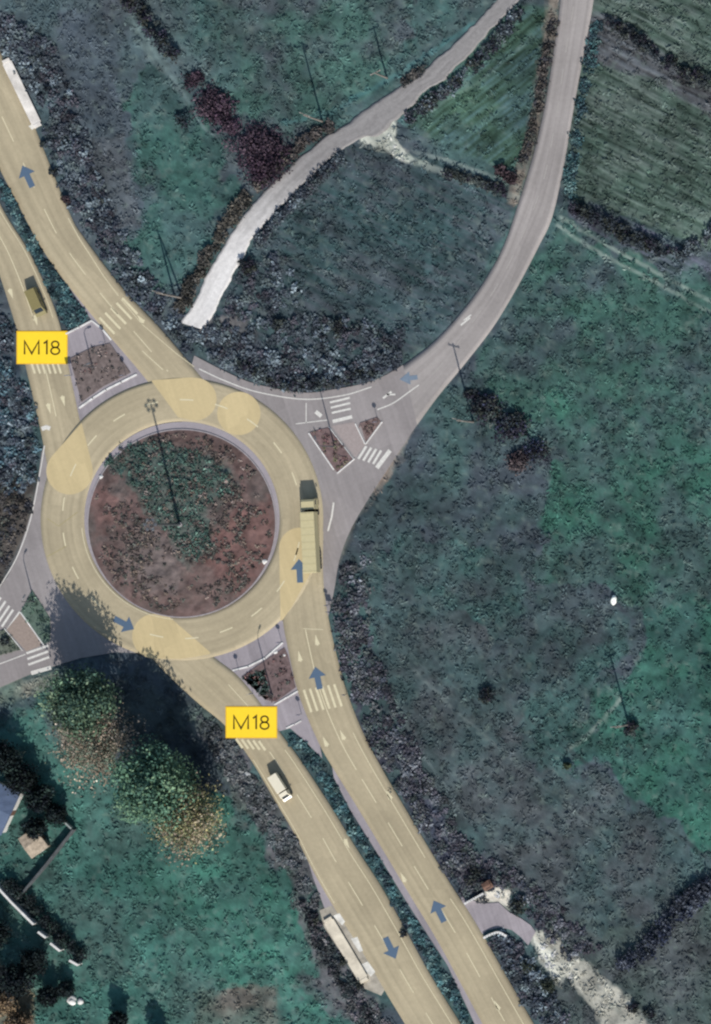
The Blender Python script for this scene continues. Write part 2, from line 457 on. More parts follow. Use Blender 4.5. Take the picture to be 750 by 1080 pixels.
# ------------------------------------------------------------------ ground
KG = 1.16
F_DEFAULT = ('#3f5355', '#414751')
FIELDS = [  # outline, colour a, colour b (patchy mix), grain angle or None
    ([(-200, -200), (150, -200), (150, 0), (185, 70), (300, 150), (195, 330), (210, 400), (-200, 400)], '#46535a', '#464a53', None),   # A west field
    ([(90, 130), (175, 60), (225, 150), (255, 215), (190, 320), (150, 300), (105, 225)], '#365350', '#3c4f52', None),
    ([(150, -200), (560, -200), (520, 5), (400, 110), (300, 168), (185, 70), (145, 0)], '#3e5657', '#464f55', None),                  # B north field
    ([(250, -40), (480, -40), (400, 90), (320, 140), (250, 110)], '#405a57', '#494f57', None),
    ([(395, 130), (548, 205), (530, 250), (470, 345), (420, 385), (320, 412), (250, 400), (210, 345), (300, 210)], '#3c4d53', '#464b54', 25),  # C middle field
    ([(300, 190), (480, 190), (520, 230), (440, 300), (300, 300)], '#394e53', '#444a52', 25),
    ([(548, 5), (590, 5), (556, 190), (410, 125)], '#455d51', '#3f5357', -38),            # D triangle
    ([(620, -60), (900, -60), (900, 290), (740, 262), (600, 205), (596, 160)], '#465750', '#49504e', 27),  # E plough
    ([(600, 205), (596, 225), (760, 325), (900, 400), (900, 290), (735, 262)], '#445055', '#444452', 27),
    ([(560, 270), (600, 235), (900, 390), (900, 640), (640, 560), (560, 480), (500, 400)], '#3a5752', '#3f4a51', None),
    ([(600, 400), (900, 420), (900, 700), (700, 640), (560, 600)], '#365c53', '#3e5052', None),
    ([(420, 560), (640, 640), (650, 760), (610, 800), (420, 700)], '#3d5657', '#444c53', None),
    ([(380, 620), (480, 640), (600, 810), (740, 900), (760, 960), (620, 1000), (480, 900), (400, 780)], '#3f4f53', '#46494f', None),
    ([(680, 640), (900, 620), (900, 920), (740, 890), (615, 800), (670, 740)], '#31584f', '#35504f', None),
    ([(560, 930), (680, 990), (760, 930), (900, 900), (900, 1300), (560, 1300)], '#465252', '#4a4d52', None),
    ([(-200, 690), (0, 740), (60, 715), (140, 730), (220, 800), (250, 880), (330, 980), (390, 1085), (430, 1200), (-200, 1300)], '#3a5f5a', '#415856', None),  # H meadow
    ([(150, 800), (225, 830), (320, 960), (360, 1060), (250, 1050), (170, 960)], '#376259', '#3d5c58', None),
    ([(210, 1045), (290, 1040), (300, 1100), (200, 1100)], '#615a57', '#4a5955', None),
    ([(-10, 1010), (30, 1030), (40, 1100), (-10, 1100)], '#6e6354', '#4d5350', None),
    ([(58, 700), (140, 700), (215, 738), (238, 835), (185, 835), (120, 790), (60, 740)], '#3c424e', '#42494c', None),  # bare soil, its colour darkened to deepen the cast tree shadows
    ([(60, 765), (125, 770), (120, 805), (75, 805)], '#77695e', '#4d6457', None),
    ([(55, 30), (120, 20), (145, 250), (110, 250), (70, 190)], '#48505a', '#474d58', None),
    ([(85, 150), (130, 140), (150, 240), (110, 240)], '#4f5058', '#494d55', None),
    ([(600, 15), (640, 15), (760, 100), (760, 130), (690, 85), (610, 60)], '#5a585e', '#4a4b52', 27),   # dry strip in plough
    ([(345, 640), (362, 640), (385, 740), (440, 830), (520, 940), (510, 960), (480, 930), (400, 800), (360, 700)], '#464452', '#3a3d4c', None),
    ([(205, 352), (235, 330), (300, 385), (360, 400), (420, 370), (425, 385), (392, 402), (318, 414), (240, 393)], '#3c3f4e', '#454853', None),
    ([(192, 340), (260, 330), (275, 360), (215, 360)], '#6a6468', '#4b4d55', None),
    ([(20, 500), (42, 500), (30, 560), (0, 620), (-20, 640), (-20, 520)], '#5c5250', '#4a4444', None),
    ([(-20, 330), (16, 345), (42, 480), (20, 510), (-20, 520)], '#3b4a56', '#3c424f', None),
    ([(195, 730), (235, 762), (290, 850), (370, 1000), (420, 1090), (395, 1090), (330, 985), (250, 850), (215, 790)], '#5b575e', '#47504f', None),  # R2 verge
    (brown_shoulder, '#7c6e68', '#5d5a58', None),
    ([(558, 985), (580, 980), (598, 1002), (618, 1014), (648, 1038), (676, 1070), (700, 1110), (642, 1110), (632, 1072), (600, 1034), (572, 1010)], '#bdb3ab', '#918a85', None),
    ([(562, 990), (580, 1000), (592, 1030), (588, 1040), (566, 1012)], '#cfc6be', '#b0a7a0', None),
    ([(494, 950), (522, 935), (538, 937), (541, 960), (526, 952)], '#d6c8c0', '#b9a79c', None),
    ([(376, 135), (400, 122), (416, 128), (418, 148), (436, 165), (430, 172), (405, 160), (378, 150)], '#b7b3ab', '#a39e9a', None),
    ([(430, 405), (440, 440), (412, 500), (380, 540), (350, 610), (362, 570), (405, 490)], '#8a7d79', '#5b5d5c', None),
    ([(400, 488), (418, 480), (410, 505), (392, 525)], '#9a7f74', '#7d6e68', None),
    ([(-20, 725), (40, 712), (66, 708), (60, 722), (0, 742)], '#7b7670', '#5b6660', None),
    ([(0, 690), (30, 686), (20, 720), (0, 722)], '#5f655f', '#55605a', None),
    ([(140, 15), (150, 30), (185, 75), (200, 110), (195, 112), (170, 75), (130, 25)], '#5d6467', '#4d585c', None),
]
LINES = [
    ([(420, 690), (470, 740), (540, 800), (600, 850), (660, 905)], 1.5, '#6a7072', 0.55),
    ([(400, 720), (450, 800), (500, 870), (530, 915)], 2.0, '#343a42', 0.6),
    ([(395, 700), (440, 785), (490, 860)], 1.3, '#71797c', 0.6),
    ([(350, 235), (400, 262), (440, 285)], 1.8, '#2f3a3e', 0.7),
    ([(310, 270), (350, 290), (372, 300)], 1.5, '#70777a', 0.5),
    ([(420, 110), (470, 72), (535, 25)], 1.5, '#6f7d7c', 0.7),
    ([(410, 120), (450, 118), (500, 90), (560, 40)], 1.2, '#6a766f', 0.4),
    ([(300, 130), (350, 118), (420, 78), (500, 25)], 2.2, '#4d7378', 0.6),
    ([(380, 560), (420, 520), (445, 470)], 1.5, '#363f42', 0.6),
    ([(110, 860), (170, 870), (185, 850)], 1.2, '#60766c', 0.5),
    ([(220, 960), (270, 1010), (300, 1050)], 1.5, '#2b5148', 0.6),
    ([(235, 950), (285, 1000), (320, 1045)], 1.5, '#2b5148', 0.5),
    ([(560, 700), (590, 740), (600, 790)], 1.3, '#3a4246', 0.5),
    ([(610, 400), (660, 420), (720, 470)], 1.5, '#33504b', 0.5),  # worn paths and ruts: points, half width px, colour, strength
    ([(425, 165), (470, 182), (510, 195), (545, 208)], 2.8, '#8d8f8b', 0.85),
    ([(435, 160), (480, 172), (545, 195)], 1.8, '#7f8584', 0.7),
    ([(588, 238), (640, 272), (700, 302), (760, 335)], 1.7, '#868e8a', 0.72),
    ([(592, 229), (645, 262), (705, 294), (765, 326)], 1.7, '#868e8a', 0.72),
    ([(140, 20), (165, 60), (195, 100), (215, 135), (235, 150)], 1.5, '#69767a', 0.6),
    ([(65, 75), (80, 120), (95, 170)], 2.2, '#2d333c', 0.8),
    ([(600, 790), (625, 770), (655, 738)], 1.8, '#7d8480', 0.9),
    ([(600, 790), (640, 825), (700, 870), (745, 905)], 2.2, '#343c40', 0.8),
    ([(560, 760), (600, 792)], 1.8, '#343c40', 0.75),
    ([(330, 985), (355, 1025), (395, 1085)], 1.8, '#7b8a86', 0.8),
    ([(455, 540), (500, 580)], 1.5, '#35423f', 0.5),
    ([(585, 520), (640, 530), (680, 565)], 1.5, '#2f4644', 0.7),
    ([(390, 640), (440, 680), (520, 760), (600, 800)], 1.8, '#363d44', 0.7),
    ([(235, 150), (240, 165), (250, 175)], 2, '#66696e', 0.5),
]


def ground_colour(px, py):
    X = wx(px); Y = wy(py)
    c = np.zeros(px.shape + (3,))
    patch = np.clip((fbm(X, Y, 9, 3, 4, 0.6) - 0.5) * 3.2 + 0.5, 0, 1)
    a, b = F_DEFAULT
    c[:] = lin(a) * (1 - patch[..., None]) + lin(b) * patch[..., None]
    grain = {}
    jit = []
    for s in range(4):
        ww = 5.0 + 2 * s
        jit.append((px + (fbm(X, Y, 3.0, 40 + s, 3) - 0.5) * 2 * ww, py + (fbm(X, Y, 3.0, 60 + s, 3) - 0.5) * 2 * ww))
    bx = (fbm(X, Y, 11, 140, 4, 0.6) - 0.5) * 110; by = (fbm(X, Y, 11, 150, 4, 0.6) - 0.5) * 110
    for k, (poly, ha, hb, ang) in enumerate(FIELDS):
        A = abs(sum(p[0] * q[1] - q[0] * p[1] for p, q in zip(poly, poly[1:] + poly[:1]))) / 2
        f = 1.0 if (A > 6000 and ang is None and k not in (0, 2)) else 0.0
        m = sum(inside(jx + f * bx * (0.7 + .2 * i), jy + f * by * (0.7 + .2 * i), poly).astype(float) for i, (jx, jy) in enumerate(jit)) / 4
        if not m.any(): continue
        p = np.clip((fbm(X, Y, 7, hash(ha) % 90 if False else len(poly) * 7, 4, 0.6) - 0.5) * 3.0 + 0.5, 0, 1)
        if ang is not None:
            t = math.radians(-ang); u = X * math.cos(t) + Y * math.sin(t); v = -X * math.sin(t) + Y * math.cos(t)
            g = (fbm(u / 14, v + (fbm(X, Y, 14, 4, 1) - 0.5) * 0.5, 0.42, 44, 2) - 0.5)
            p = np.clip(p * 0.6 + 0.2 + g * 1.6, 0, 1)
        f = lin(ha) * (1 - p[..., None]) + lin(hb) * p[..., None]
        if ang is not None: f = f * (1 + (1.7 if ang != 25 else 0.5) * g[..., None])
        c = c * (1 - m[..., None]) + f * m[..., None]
    # fine mottling: pale dead grass and dark soil
    d = fbm(X, Y, 1.6, 21, 4, 0.65); d2 = fbm(X, Y, 4.5, 33, 3, 0.6)
    # wind-combed, curled streaks of grass
    wa = (fbm(X, Y, 8, 171, 2) - 0.5) * 14
    st = fbm(X * np.cos(wa) * 0.25 + Y * np.sin(wa) * 0.25, Y * np.cos(wa) - X * np.sin(wa), 1.1, 175, 3, 0.6)
    c *= (1 + (d - 0.5) * 0.55 + (d2 - 0.5) * 0.9 + (st - 0.5) * 0.65)[..., None]
    g_ = c.mean(-1, keepdims=True); c = c * 0.92 + g_ * 0.08
    dry = np.clip((fbm(X + 50, Y, 1.1, 77, 3, 0.6) - 0.62) * 5, 0, 1)[..., None]
    c = c * (1 - dry * 0.35) + lin('#6d7673') * dry * 0.35
    for pts, hw, hc, st in LINES:
        dd = dist_line(px + (d - 0.5) * 5, py + (d2 - 0.5) * 4, pts)
        m = (np.clip(1.6 - dd / hw, 0, 1) * st * np.clip(0.1 + d * 1.1 + (d2 - 0.5) * 1.2, 0, 1))[..., None]
        c = c * (1 - m) + lin(hc) * m
    big = (fbm(X, Y, 16, 201, 3, 0.55) - 0.5)[..., None]
    c = c * (1 + 0.7 * big) * np.array([0.93, 1.02, 0.96])
    return np.clip(c * KG, 0.004, 0.9)


def ground_height(px, py, far=None):
    X = wx(px); Y = wy(py)
    h = (fbm(X, Y, 2.2, 91, 3, 0.5) - 0.5) * 0.6 + (fbm(X, Y, 14, 95, 2) - 0.5) * 0.5
    for poly, ang, per, amp in (([(620, -60), (900, -60), (900, 290), (740, 262), (600, 205), (596, 160)], 27, 1.35, 0.16),
                                ([(548, 5), (590, 5), (556, 190), (410, 125)], -38, 1.5, 0.07)):
        m = inside(px, py, poly)
        t = math.radians(-ang); u = X * math.cos(t) + Y * math.sin(t); v = -X * math.sin(t) + Y * math.cos(t) + (fbm(X, Y, 14, 4, 1) - 0.5) * 0.5
        h = np.where(m, h * 0.3 + amp * 2.0 * (fbm(u / 14, v, 0.42, 44, 2) - 0.5), h)
    fade = 1 - mask_at(px, py)
    return -0.13 + (h + 0.08) * fade


fine = 1.6
xs = np.concatenate([[-24000, -8000, -3000, -1000, -400, -200], np.arange(-110, 860, fine), [960, 1200, 1800, 4000, 9000, 24000]])
ys = np.concatenate([[-24000, -8000, -3000, -1000, -400, -200], np.arange(-110, 1190, fine), [1290, 1500, 2000, 4000, 9000, 24000]])
GX, GY = np.meshgrid(xs, ys)
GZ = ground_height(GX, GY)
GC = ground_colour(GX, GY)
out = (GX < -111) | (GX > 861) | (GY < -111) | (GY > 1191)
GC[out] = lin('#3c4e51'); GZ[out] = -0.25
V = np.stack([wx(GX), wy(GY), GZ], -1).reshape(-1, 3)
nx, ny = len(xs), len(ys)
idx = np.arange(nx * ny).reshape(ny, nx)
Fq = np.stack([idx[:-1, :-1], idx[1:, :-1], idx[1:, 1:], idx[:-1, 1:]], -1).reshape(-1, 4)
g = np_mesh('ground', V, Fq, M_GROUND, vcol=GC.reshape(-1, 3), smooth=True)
props(g, 'structure')


def zg(px, py):
    return ground_height(np.asarray([px], float), np.asarray([py], float))[0]


# ------------------------------------------------------------------ leaf scatter


def leaf_cloud(cent, rad, hgt, nleaf, size, palette, tint_var=0.25, up=0.5, seed=0, long=1.6, base=None):
    """leaf quads spread through low domes. cent (n,3) world, rad/hgt (n,), palette list of hex; returns V,F,C"""
    r = np.random.default_rng(seed + 1000)
    n = len(cent)
    rep = np.repeat(np.arange(n), nleaf)
    m = len(rep)
    a = r.uniform(0, 2 * math.pi, m); q = np.sqrt(r.uniform(0, 1, m)); e = r.uniform(0.25, 1.0, m) ** 0.6
    R = rad[rep]; Hh = hgt[rep]
    lump = 1 + 0.35 * np.sin(a * 3 + rep * 1.7) + 0.2 * np.sin(a * 5 + rep)
    P = cent[rep] + np.stack([R * q * lump * np.cos(a), R * q * lump * np.sin(a), Hh * e * np.sqrt(np.clip(1 - (q * 0.92) ** 2, 0.02, 1))], 1)
    nv = r.normal(size=(m, 3)); nv[:, 2] = np.abs(nv[:, 2]) + up; nv /= np.linalg.norm(nv, axis=1)[:, None]
    t = r.normal(size=(m, 3)); t -= (t * nv).sum(1)[:, None] * nv; t /= np.linalg.norm(t, axis=1)[:, None]
    b = np.cross(nv, t)
    sz = size * r.uniform(0.6, 1.4, m) * (base[rep] if base is not None else 1)
    t = t * (sz * long / 2)[:, None]; b = b * (sz / 2)[:, None]
    Vv = np.stack([P - t - b * 0.5, P + b * -1.0, P + t, P + b], 1).reshape(-1, 3)
    Ff = np.arange(m * 4).reshape(m, 4)
    pal = np.array([lin(h) for h in palette]) * 1.4
    pal = pal * 0.8 + pal.mean(-1, keepdims=True) * 0.2
    ci = r.integers(0, len(pal), n)[rep]
    sw = r.uniform(0, 1, m) < 0.12
    ci = np.where(sw, r.integers(0, len(pal), m), ci)
    C = pal[ci] * (1 + r.normal(size=n)[rep] * tint_var)[:, None].clip(0.4, 2) * (1 + r.normal(size=m) * 0.10)[:, None].clip(0.5, 1.6)
    return Vv, Ff, C.clip(0.003, 0.8)


def scatter_px(polys, n, seed, avoid=True, dens=None):
    r = np.random.default_rng(seed)
    out = []
    A = np.array([p for q in polys for p in q])
    x0, y0 = A.min(0); x1, y1 = A.max(0)
    got = 0; tries = 0
    while got < n and tries < 60:
        tries += 1
        x = r.uniform(x0, x1, n * 2); y = r.uniform(y0, y1, n * 2)
        k = np.zeros(len(x), bool)
        for p in polys: k |= inside(x, y, p)
        if avoid: k &= mask_at(x, y) < 0.25
        if dens is not None: k &= r.uniform(0, 1, len(x)) < dens(x, y)
        out.append(np.stack([x[k], y[k]], 1)); got += k.sum()
    return np.concatenate(out)[:n]


def belt(pts, w):
    """px polygon around a px polyline, half-width w (number or list)"""
    q = spline(pts, 30); d = np.gradient(q, axis=0); d /= np.hypot(d[:, 0], d[:, 1])[:, None]
    nr = np.stack([-d[:, 1], d[:, 0]], 1)
    ww = np.interp(np.linspace(0, 1, 30), np.linspace(0, 1, len(w)), w)[:, None] if isinstance(w, (list, tuple)) else w
    return [tuple(p) for p in (q + nr * ww)] + [tuple(p) for p in (q - nr * ww)][::-1]


def clumps(name, P, rr, hh, nleaf, size, palette, parent=None, seed=0, up=0.5, tint_var=0.25, kind=None, mat=None, gz=None):
    r = np.random.default_rng(seed + 5)
    n = len(P)
    z = ground_height(P[:, 0], P[:, 1]) if gz is None else gz(P[:, 0], P[:, 1])
    k = r.uniform(0.55, 1.35, n)
    cent = np.stack([wx(P[:, 0]), wy(P[:, 1]), z - 0.03], 1)
    Vv, Ff, C = leaf_cloud(cent, rr * k, hh * k, nleaf, size, palette, tint_var, up, seed)
    o = np_mesh(name, Vv, Ff, mat or M_LEAF, parent, fcol=C)
    if kind: o['kind'] = kind
    return o


ALL = [(-60, -60), (810, -60), (810, 1140), (-60, 1140)]
ISL_POLY = [(ISLE[0] + ISLER * math.cos(a), ISLE[1] + ISLER * math.sin(a)) for a in np.linspace(0, 6.283, 60)]

# grass over the fields, coloured by the field it grows in
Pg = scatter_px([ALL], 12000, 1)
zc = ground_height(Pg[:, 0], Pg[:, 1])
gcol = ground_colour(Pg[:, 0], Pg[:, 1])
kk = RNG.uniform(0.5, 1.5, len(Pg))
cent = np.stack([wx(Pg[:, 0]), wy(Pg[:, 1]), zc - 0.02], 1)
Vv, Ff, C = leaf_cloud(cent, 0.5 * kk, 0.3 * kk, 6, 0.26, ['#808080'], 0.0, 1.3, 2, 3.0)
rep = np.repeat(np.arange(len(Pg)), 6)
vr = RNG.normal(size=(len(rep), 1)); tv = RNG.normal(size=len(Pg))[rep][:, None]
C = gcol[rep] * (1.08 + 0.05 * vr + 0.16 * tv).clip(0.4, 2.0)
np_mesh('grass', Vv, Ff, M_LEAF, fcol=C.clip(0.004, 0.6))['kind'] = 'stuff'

PAL_NAVY = ['#353c48', '#3b424c', '#434b54', '#515d66', '#333c45', '#64727a', '#403f48', '#4a5658']
PAL_PURP = ['#403f49', '#494852', '#3b414b', '#52555d', '#363b45', '#60656c', '#45504f']
PAL_TEAL = ['#2c4a50', '#34565a', '#3a5f62', '#2b4048', '#53706f', '#27383f']
PAL_BROWN = ['#433e3c', '#383534', '#504a45', '#33343a', '#454842']
PAL_WINE = ['#372a36', '#41303f', '#2f2631', '#4c3d48', '#352b35']
PAL_GREEN = ['#3b6350', '#44705a', '#567d5c', '#325647', '#6a8a68']

scr = [  # scrub ground cover beside the roads: polygon, count, radius, height, palette
    ([(10, 20), (50, 40), (88, 130), (112, 215), (150, 280), (195, 335), (225, 375), (205, 378), (130, 300), (90, 240), (72, 215), (42, 128), (12, 66), (-20, 20)], 520, 0.75, 0.85, PAL_NAVY),
    ([(205, 350), (235, 335), (290, 372), (350, 395), (420, 368), (428, 384), (392, 402), (318, 414), (240, 393)], 330, 0.75, 0.9, PAL_NAVY),
    ([(235, 300), (300, 260), (330, 330), (430, 350), (440, 360), (350, 395), (280, 360), (230, 335)], 260, 0.65, 0.7, PAL_NAVY),
    ([(352, 600), (385, 590), (395, 690), (440, 790), (490, 880), (525, 930), (500, 960), (430, 857), (376, 757), (350, 660)], 520, 0.75, 0.65, PAL_PURP + ['#55585a', '#4b5352']),
    ([(-20, 320), (14, 340), (28, 390), (42, 450), (40, 500), (25, 520), (-20, 520)], 330, 0.75, 0.85, PAL_NAVY + ['#3c5a66', '#45616b']),
    ([(-20, 505), (26, 510), (36, 520), (14, 590), (-20, 640)], 160, 0.6, 0.6, PAL_BROWN),
    ([(-30, 110), (4, 205), (34, 268), (62, 332), (75, 350), (95, 336), (75, 305), (50, 275), (11, 205), (-30, 130)], 260, 0.5, 0.5, PAL_TEAL),
    ([(302, 770), (322, 780), (345, 815), (400, 908), (430, 955), (503, 1085), (488, 1085), (430, 985), (376, 895), (317, 802)], 420, 0.5, 0.55, PAL_TEAL),
    ([(200, 738), (240, 775), (310, 882), (350, 955), (340, 970), (300, 915), (230, 800)], 260, 0.55, 0.5, ['#55575b', '#4a5154', '#646768', '#434b4d']),
    ([(320, 955), (340, 975), (395, 1060), (420, 1090), (385, 1090), (350, 1025)], 150, 0.55, 0.55, ['#5a565d', '#434a4c', '#6b6a6c', '#2f3a3c']),
    ([(505, 990), (530, 985), (550, 1000), (600, 1080), (565, 1085), (540, 1040)], 190, 0.7, 0.8, PAL_NAVY),
    ([(505, 900), (560, 930), (640, 1000), (600, 1010), (560, 970), (535, 935), (500, 935)], 170, 0.6, 0.6, PAL_PURP),
]
for i, (poly, n, rr, hh, pal) in enumerate(scr):
    Ps = scatter_px([poly], int(n * 0.62), 100 + i)
    clumps('scrub', Ps, rr * 1.12, hh * 0.95, 34, 0.34, pal, None, 300 + i, 0.9, 0.33, 'stuff')

# weeds dotted over the rough fields (uncountable ground cover)
weeds = [
    ([(0, 0), (130, 0), (160, 260), (100, 220), (60, 120)], 420, PAL_PURP),
    ([(210, 240), (420, 160), (530, 215), (450, 340), (330, 390)], 700, PAL_NAVY + PAL_TEAL),
    ([(400, 540), (640, 560), (720, 900), (560, 960), (400, 720)], 1300, PAL_PURP + PAL_TEAL),
    ([(480, 380), (560, 280), (750, 360), (750, 700), (560, 600)], 1000, PAL_TEAL + ['#3d5a55', '#2d4a46']),
    ([(560, 930), (760, 900), (760, 1090), (560, 1090)], 420, PAL_PURP + PAL_TEAL),
    ([(160, 0), (500, 0), (330, 140), (230, 100)], 650, PAL_TEAL + PAL_PURP),
    ([(0, 760), (200, 850), (330, 1000), (380, 1080), (0, 1080)], 500, ['#2c594e', '#366a5a', '#27524a', '#41705f']),
    ([(620, 0), (760, 0), (760, 270), (600, 210)], 260, ['#4b5049', '#3c4743', '#5b5b50']),
]
for i, (poly, n, pal) in enumerate(weeds):
    Pw = scatter_px([poly], int(n * 0.55), 500 + i); o = clumps('weeds', Pw, 0.42, 0.34, 9, 0.26, pal, None, 600 + i, 1.3, 0.18, 'stuff')
    q = np.random.default_rng(900 + i); cw = ground_colour(Pw[:, 0], Pw[:, 1]) * q.choice([0.85, 0.92, 1.0, 1.15, 1.28], len(Pw))[:, None]
    cw = np.repeat(cw, 9, 0) * (1 + .08 * q.normal(size=(len(Pw) * 9, 1)))
    o.data.attributes['Col'].data.foreach_set('color', np.concatenate([cw.clip(.004, .5), np.ones((len(cw), 1))], 1).astype(np.float32).ravel())

# ------------------------------------------------------------------ roads
ZG, ZY, ZR, ZB, ZM = 0.0, 0.008, 0.014, 0.020, 0.027
ne_road = slab('asphalt_road', ne_poly, ZG, M_GREY, None, 0.18); props(ne_road, 'structure')
w_road = slab('asphalt_road', w_poly, ZG - 0.004, M_GREY, None, 0.18); props(w_road, 'structure')
for nm, pl, m in (('pavement', nw_apron, M_GREY2), ('pavement', se_apron, M_GREY2), ('pavement', shoulder_r2, M_GREY2),
                  ('pavement', shoulder_m, M_GREY2), ('pavement', apron_se, M_GREY2)):
    props(slab(nm, pl, ZG - 0.008, m, None, 0.17), 'structure')
# smooth north road strip over the junction slab gives it lane-following wear
LNE = [(646, -700), (593, -60), (591, 0), (583, 60), (575, 110), (566, 150), (556, 185), (545, 220), (533, 255), (515, 290), (490, 325), (458, 360), (425, 385)]
RNE = [(687, -700), (632, -60), (626, 0), (616, 55), (605, 115), (594, 178), (582, 230), (568, 260), (546, 302), (520, 345), (490, 384), (462, 418), (440, 448)]
props(ribbon('north_road', LNE, RNE, ZG + 0.005, mat_road('pale_worn_asphalt', '#9a9491', track=0.13), n=300), 'structure')

ROADS = {}
for key, L, R in (('upper_northbound', L1L, L1R), ('upper_southbound', L2L, L2R), ('lower_northbound', R1L, R1R), ('lower_southbound', R2L, R2R)):
    ROADS[key] = props(ribbon('carriageway', L, R, ZY, M_BUFF, n=420), 'structure')

# roundabout ring
nseg = 240; cols = 12
V = []; UV = []
for i in range(nseg + 1):
    a = 2 * math.pi * i / nseg
    for j in range(-1, cols + 1):
        u = min(max(j, 0), cols - 1) / (cols - 1)
        r = RIN + (ROUT - RIN) * u
        V.append((wx(RC[0] + r * math.cos(a)), wy(RC[1] + r * math.sin(a)), ZR - (0.15 if j in (-1, cols) else 0)))
        UV.append((u, a * 126 * S))
w_ = cols + 2; F = []
for i in range(nseg):
    for j in range(w_ - 1):
        a = i * w_ + j; F.append((a, a + w_, a + w_ + 1, a + 1))
ring = props(np_mesh('roundabout', V, F, M_BUFF, uv=np.array(UV)), 'structure')


def lozenge(cx, cy, r, tip=None, tipw=0, cx2=None, cy2=None):
    """round map tint patch, optionally drawn out to a tip edge of two points"""
    pts = []
    if tip is None:
        return [(cx + r * math.cos(a), cy + r * math.sin(a)) for a in np.linspace(0, 2 * math.pi, 48, endpoint=False)]
    # hull of circle and tip points
    P = [(cx + r * math.cos(a), cy + r * math.sin(a)) for a in np.linspace(0, 2 * math.pi, 72, endpoint=False)] + list(tip)
    P = sorted(set(P))
    def half(Q):
        h = []
        for p in Q:
            while len(h) > 1 and (h[-1][0] - h[-2][0]) * (p[1] - h[-2][1]) - (h[-1][1] - h[-2][1]) * (p[0] - h[-2][0]) <= 0: h.pop()
            h.append(p)
        return h
    a, b = half(P), half(P[::-1])
    return a[:-1] + b[:-1]


for i, pl in enumerate((lozenge(73.5, 497, 24.5, [(86, 446), (86.5, 447), (97, 494)]),
           lozenge(206, 421, 22.5, [(160, 402), (200, 398), (161, 401), (188, 440)]),
           lozenge(252, 436, 22.8),
           lozenge(316, 578, 21.5, [(296, 655), (298, 654), (308, 640), (330, 600)]),
           lozenge(163, 671, 23.5, [(222, 688), (205, 693), (190, 695), (221, 690), (178, 650)]))):
    slab('map_tint_overlap', pl, ZB, M_BUFF2, ring, 0.004)  # overlaps of the map tint, added as thin sheets

# pale end of the trailer bay patch on the ring and faint joints
bm = bmesh.new()
for pts in ([(50, 547), (62, 555), (82, 540)], [(50, 587), (70, 576)]):
    strip_quads(bm, W(pts), 0.12, ZM - 0.003)
bm_obj('surface_joint', bm, mat_plain('joint_sealer', '#a1966f', 0.9, 0.1), ring)

# ---- markings
def mk(name, parent, mat, fn):
    bm = bmesh.new(); fn(bm); return bm_obj(name, bm, mat, parent)

def off(L, R, t): 
    a = spline(L, 420); b = spline(R, 420); return a * (1 - t) + b * t

def seg(c, y0, y1):
    return [tuple(p) for p in c if y0 <= p[1] <= y1]

c = off(R2L, R2R, 0.5)
mk('lane_marking', ROADS['lower_southbound'], M_CREAM, lambda bm: [
    dashes(bm, seg(c, 735, 1130)[::2], 29, 53.5, 0.16, ZM, 18),
    strip_quads(bm, W(seg(off(R2L, R2R, 0.84), 790, 1130)), 0.14, ZM),
    strip_quads(bm, W(seg(off(R2L, R2R, 0.05), 800, 955)), 0.12, ZM),
    strip_quads(bm, W([(241, 722), (262, 745)]), 0.14, ZM)])
c1 = off(R1L, R1R, 0.46)
mk('lane_marking', ROADS['lower_northbound'], M_CREAM, lambda bm: [
    strip_quads(bm, W(seg(c1, 664, 812)), 0.16, ZM),
    dashes(bm, seg(c1, 818, 1130)[::2], 29, 53.5, 0.16, ZM, 2),
    strip_quads(bm, W(seg(off(R1L, R1R, 0.80), 770, 905)), 0.14, ZM), strip_quads(bm, W(seg(off(R1L, R1R, 0.80), 945, 1130)), 0.14, ZM),
    strip_quads(bm, W([(320, 663), (341, 664)]), 0.12, ZM),
    strip_quads(bm, W([(320, 535), (333, 536)]), 0.14, ZM)])
c2 = off(L1L, L1R, 0.5)
mk('lane_marking', ROADS['upper_northbound'], M_CREAM, lambda bm: [
    dashes(bm, seg(c2, 60, 395)[::2], 29, 53.5, 0.16, ZM, 16),
    strip_quads(bm, W([(72, 230), (84, 252), (110, 292), (125, 312)]), 0.14, ZM),
    strip_quads(bm, W([(128, 316), (150, 342), (185, 372), (205, 387)]), 0.12, ZM),
    strip_quads(bm, W([(150, 370), (172, 390)]), 0.16, ZM)])
c3 = off(L2L, L2R, 0.45)
mk('lane_marking', ROADS['upper_southbound'], M_CREAM, lambda bm: [
    strip_quads(bm, W(seg(c3, 200, 340)), 0.16, ZM), strip_quads(bm, W(seg(c3, 388, 440)), 0.16, ZM),
    strip_quads(bm, W(seg(off(L2L, L2R, 0.9), 180, 335)), 0.12, ZM)])

def ringdash(bm):
    for a in list(range(14, 372, 17)):
        if 150 < a % 360 < 158: continue
        t = np.radians(np.linspace(a, a + 6.5, 5))
        strip_quads(bm, W(np.stack([RC[0] + 126 * np.cos(t), RC[1] + 126 * np.sin(t)], 1)), 0.22, ZM)
    t = np.radians(np.linspace(95, 175, 40))
    strip_quads(bm, W(np.stack([RC[0] + 106 * np.cos(t), RC[1] + 106 * np.sin(t)], 1)), 0.12, ZM)
mk('lane_marking', ring, M_CREAM, ringdash)


def zebra(bm, bars, w):
    for a, b in bars: strip_quads(bm, W([a, b]), w, ZM)

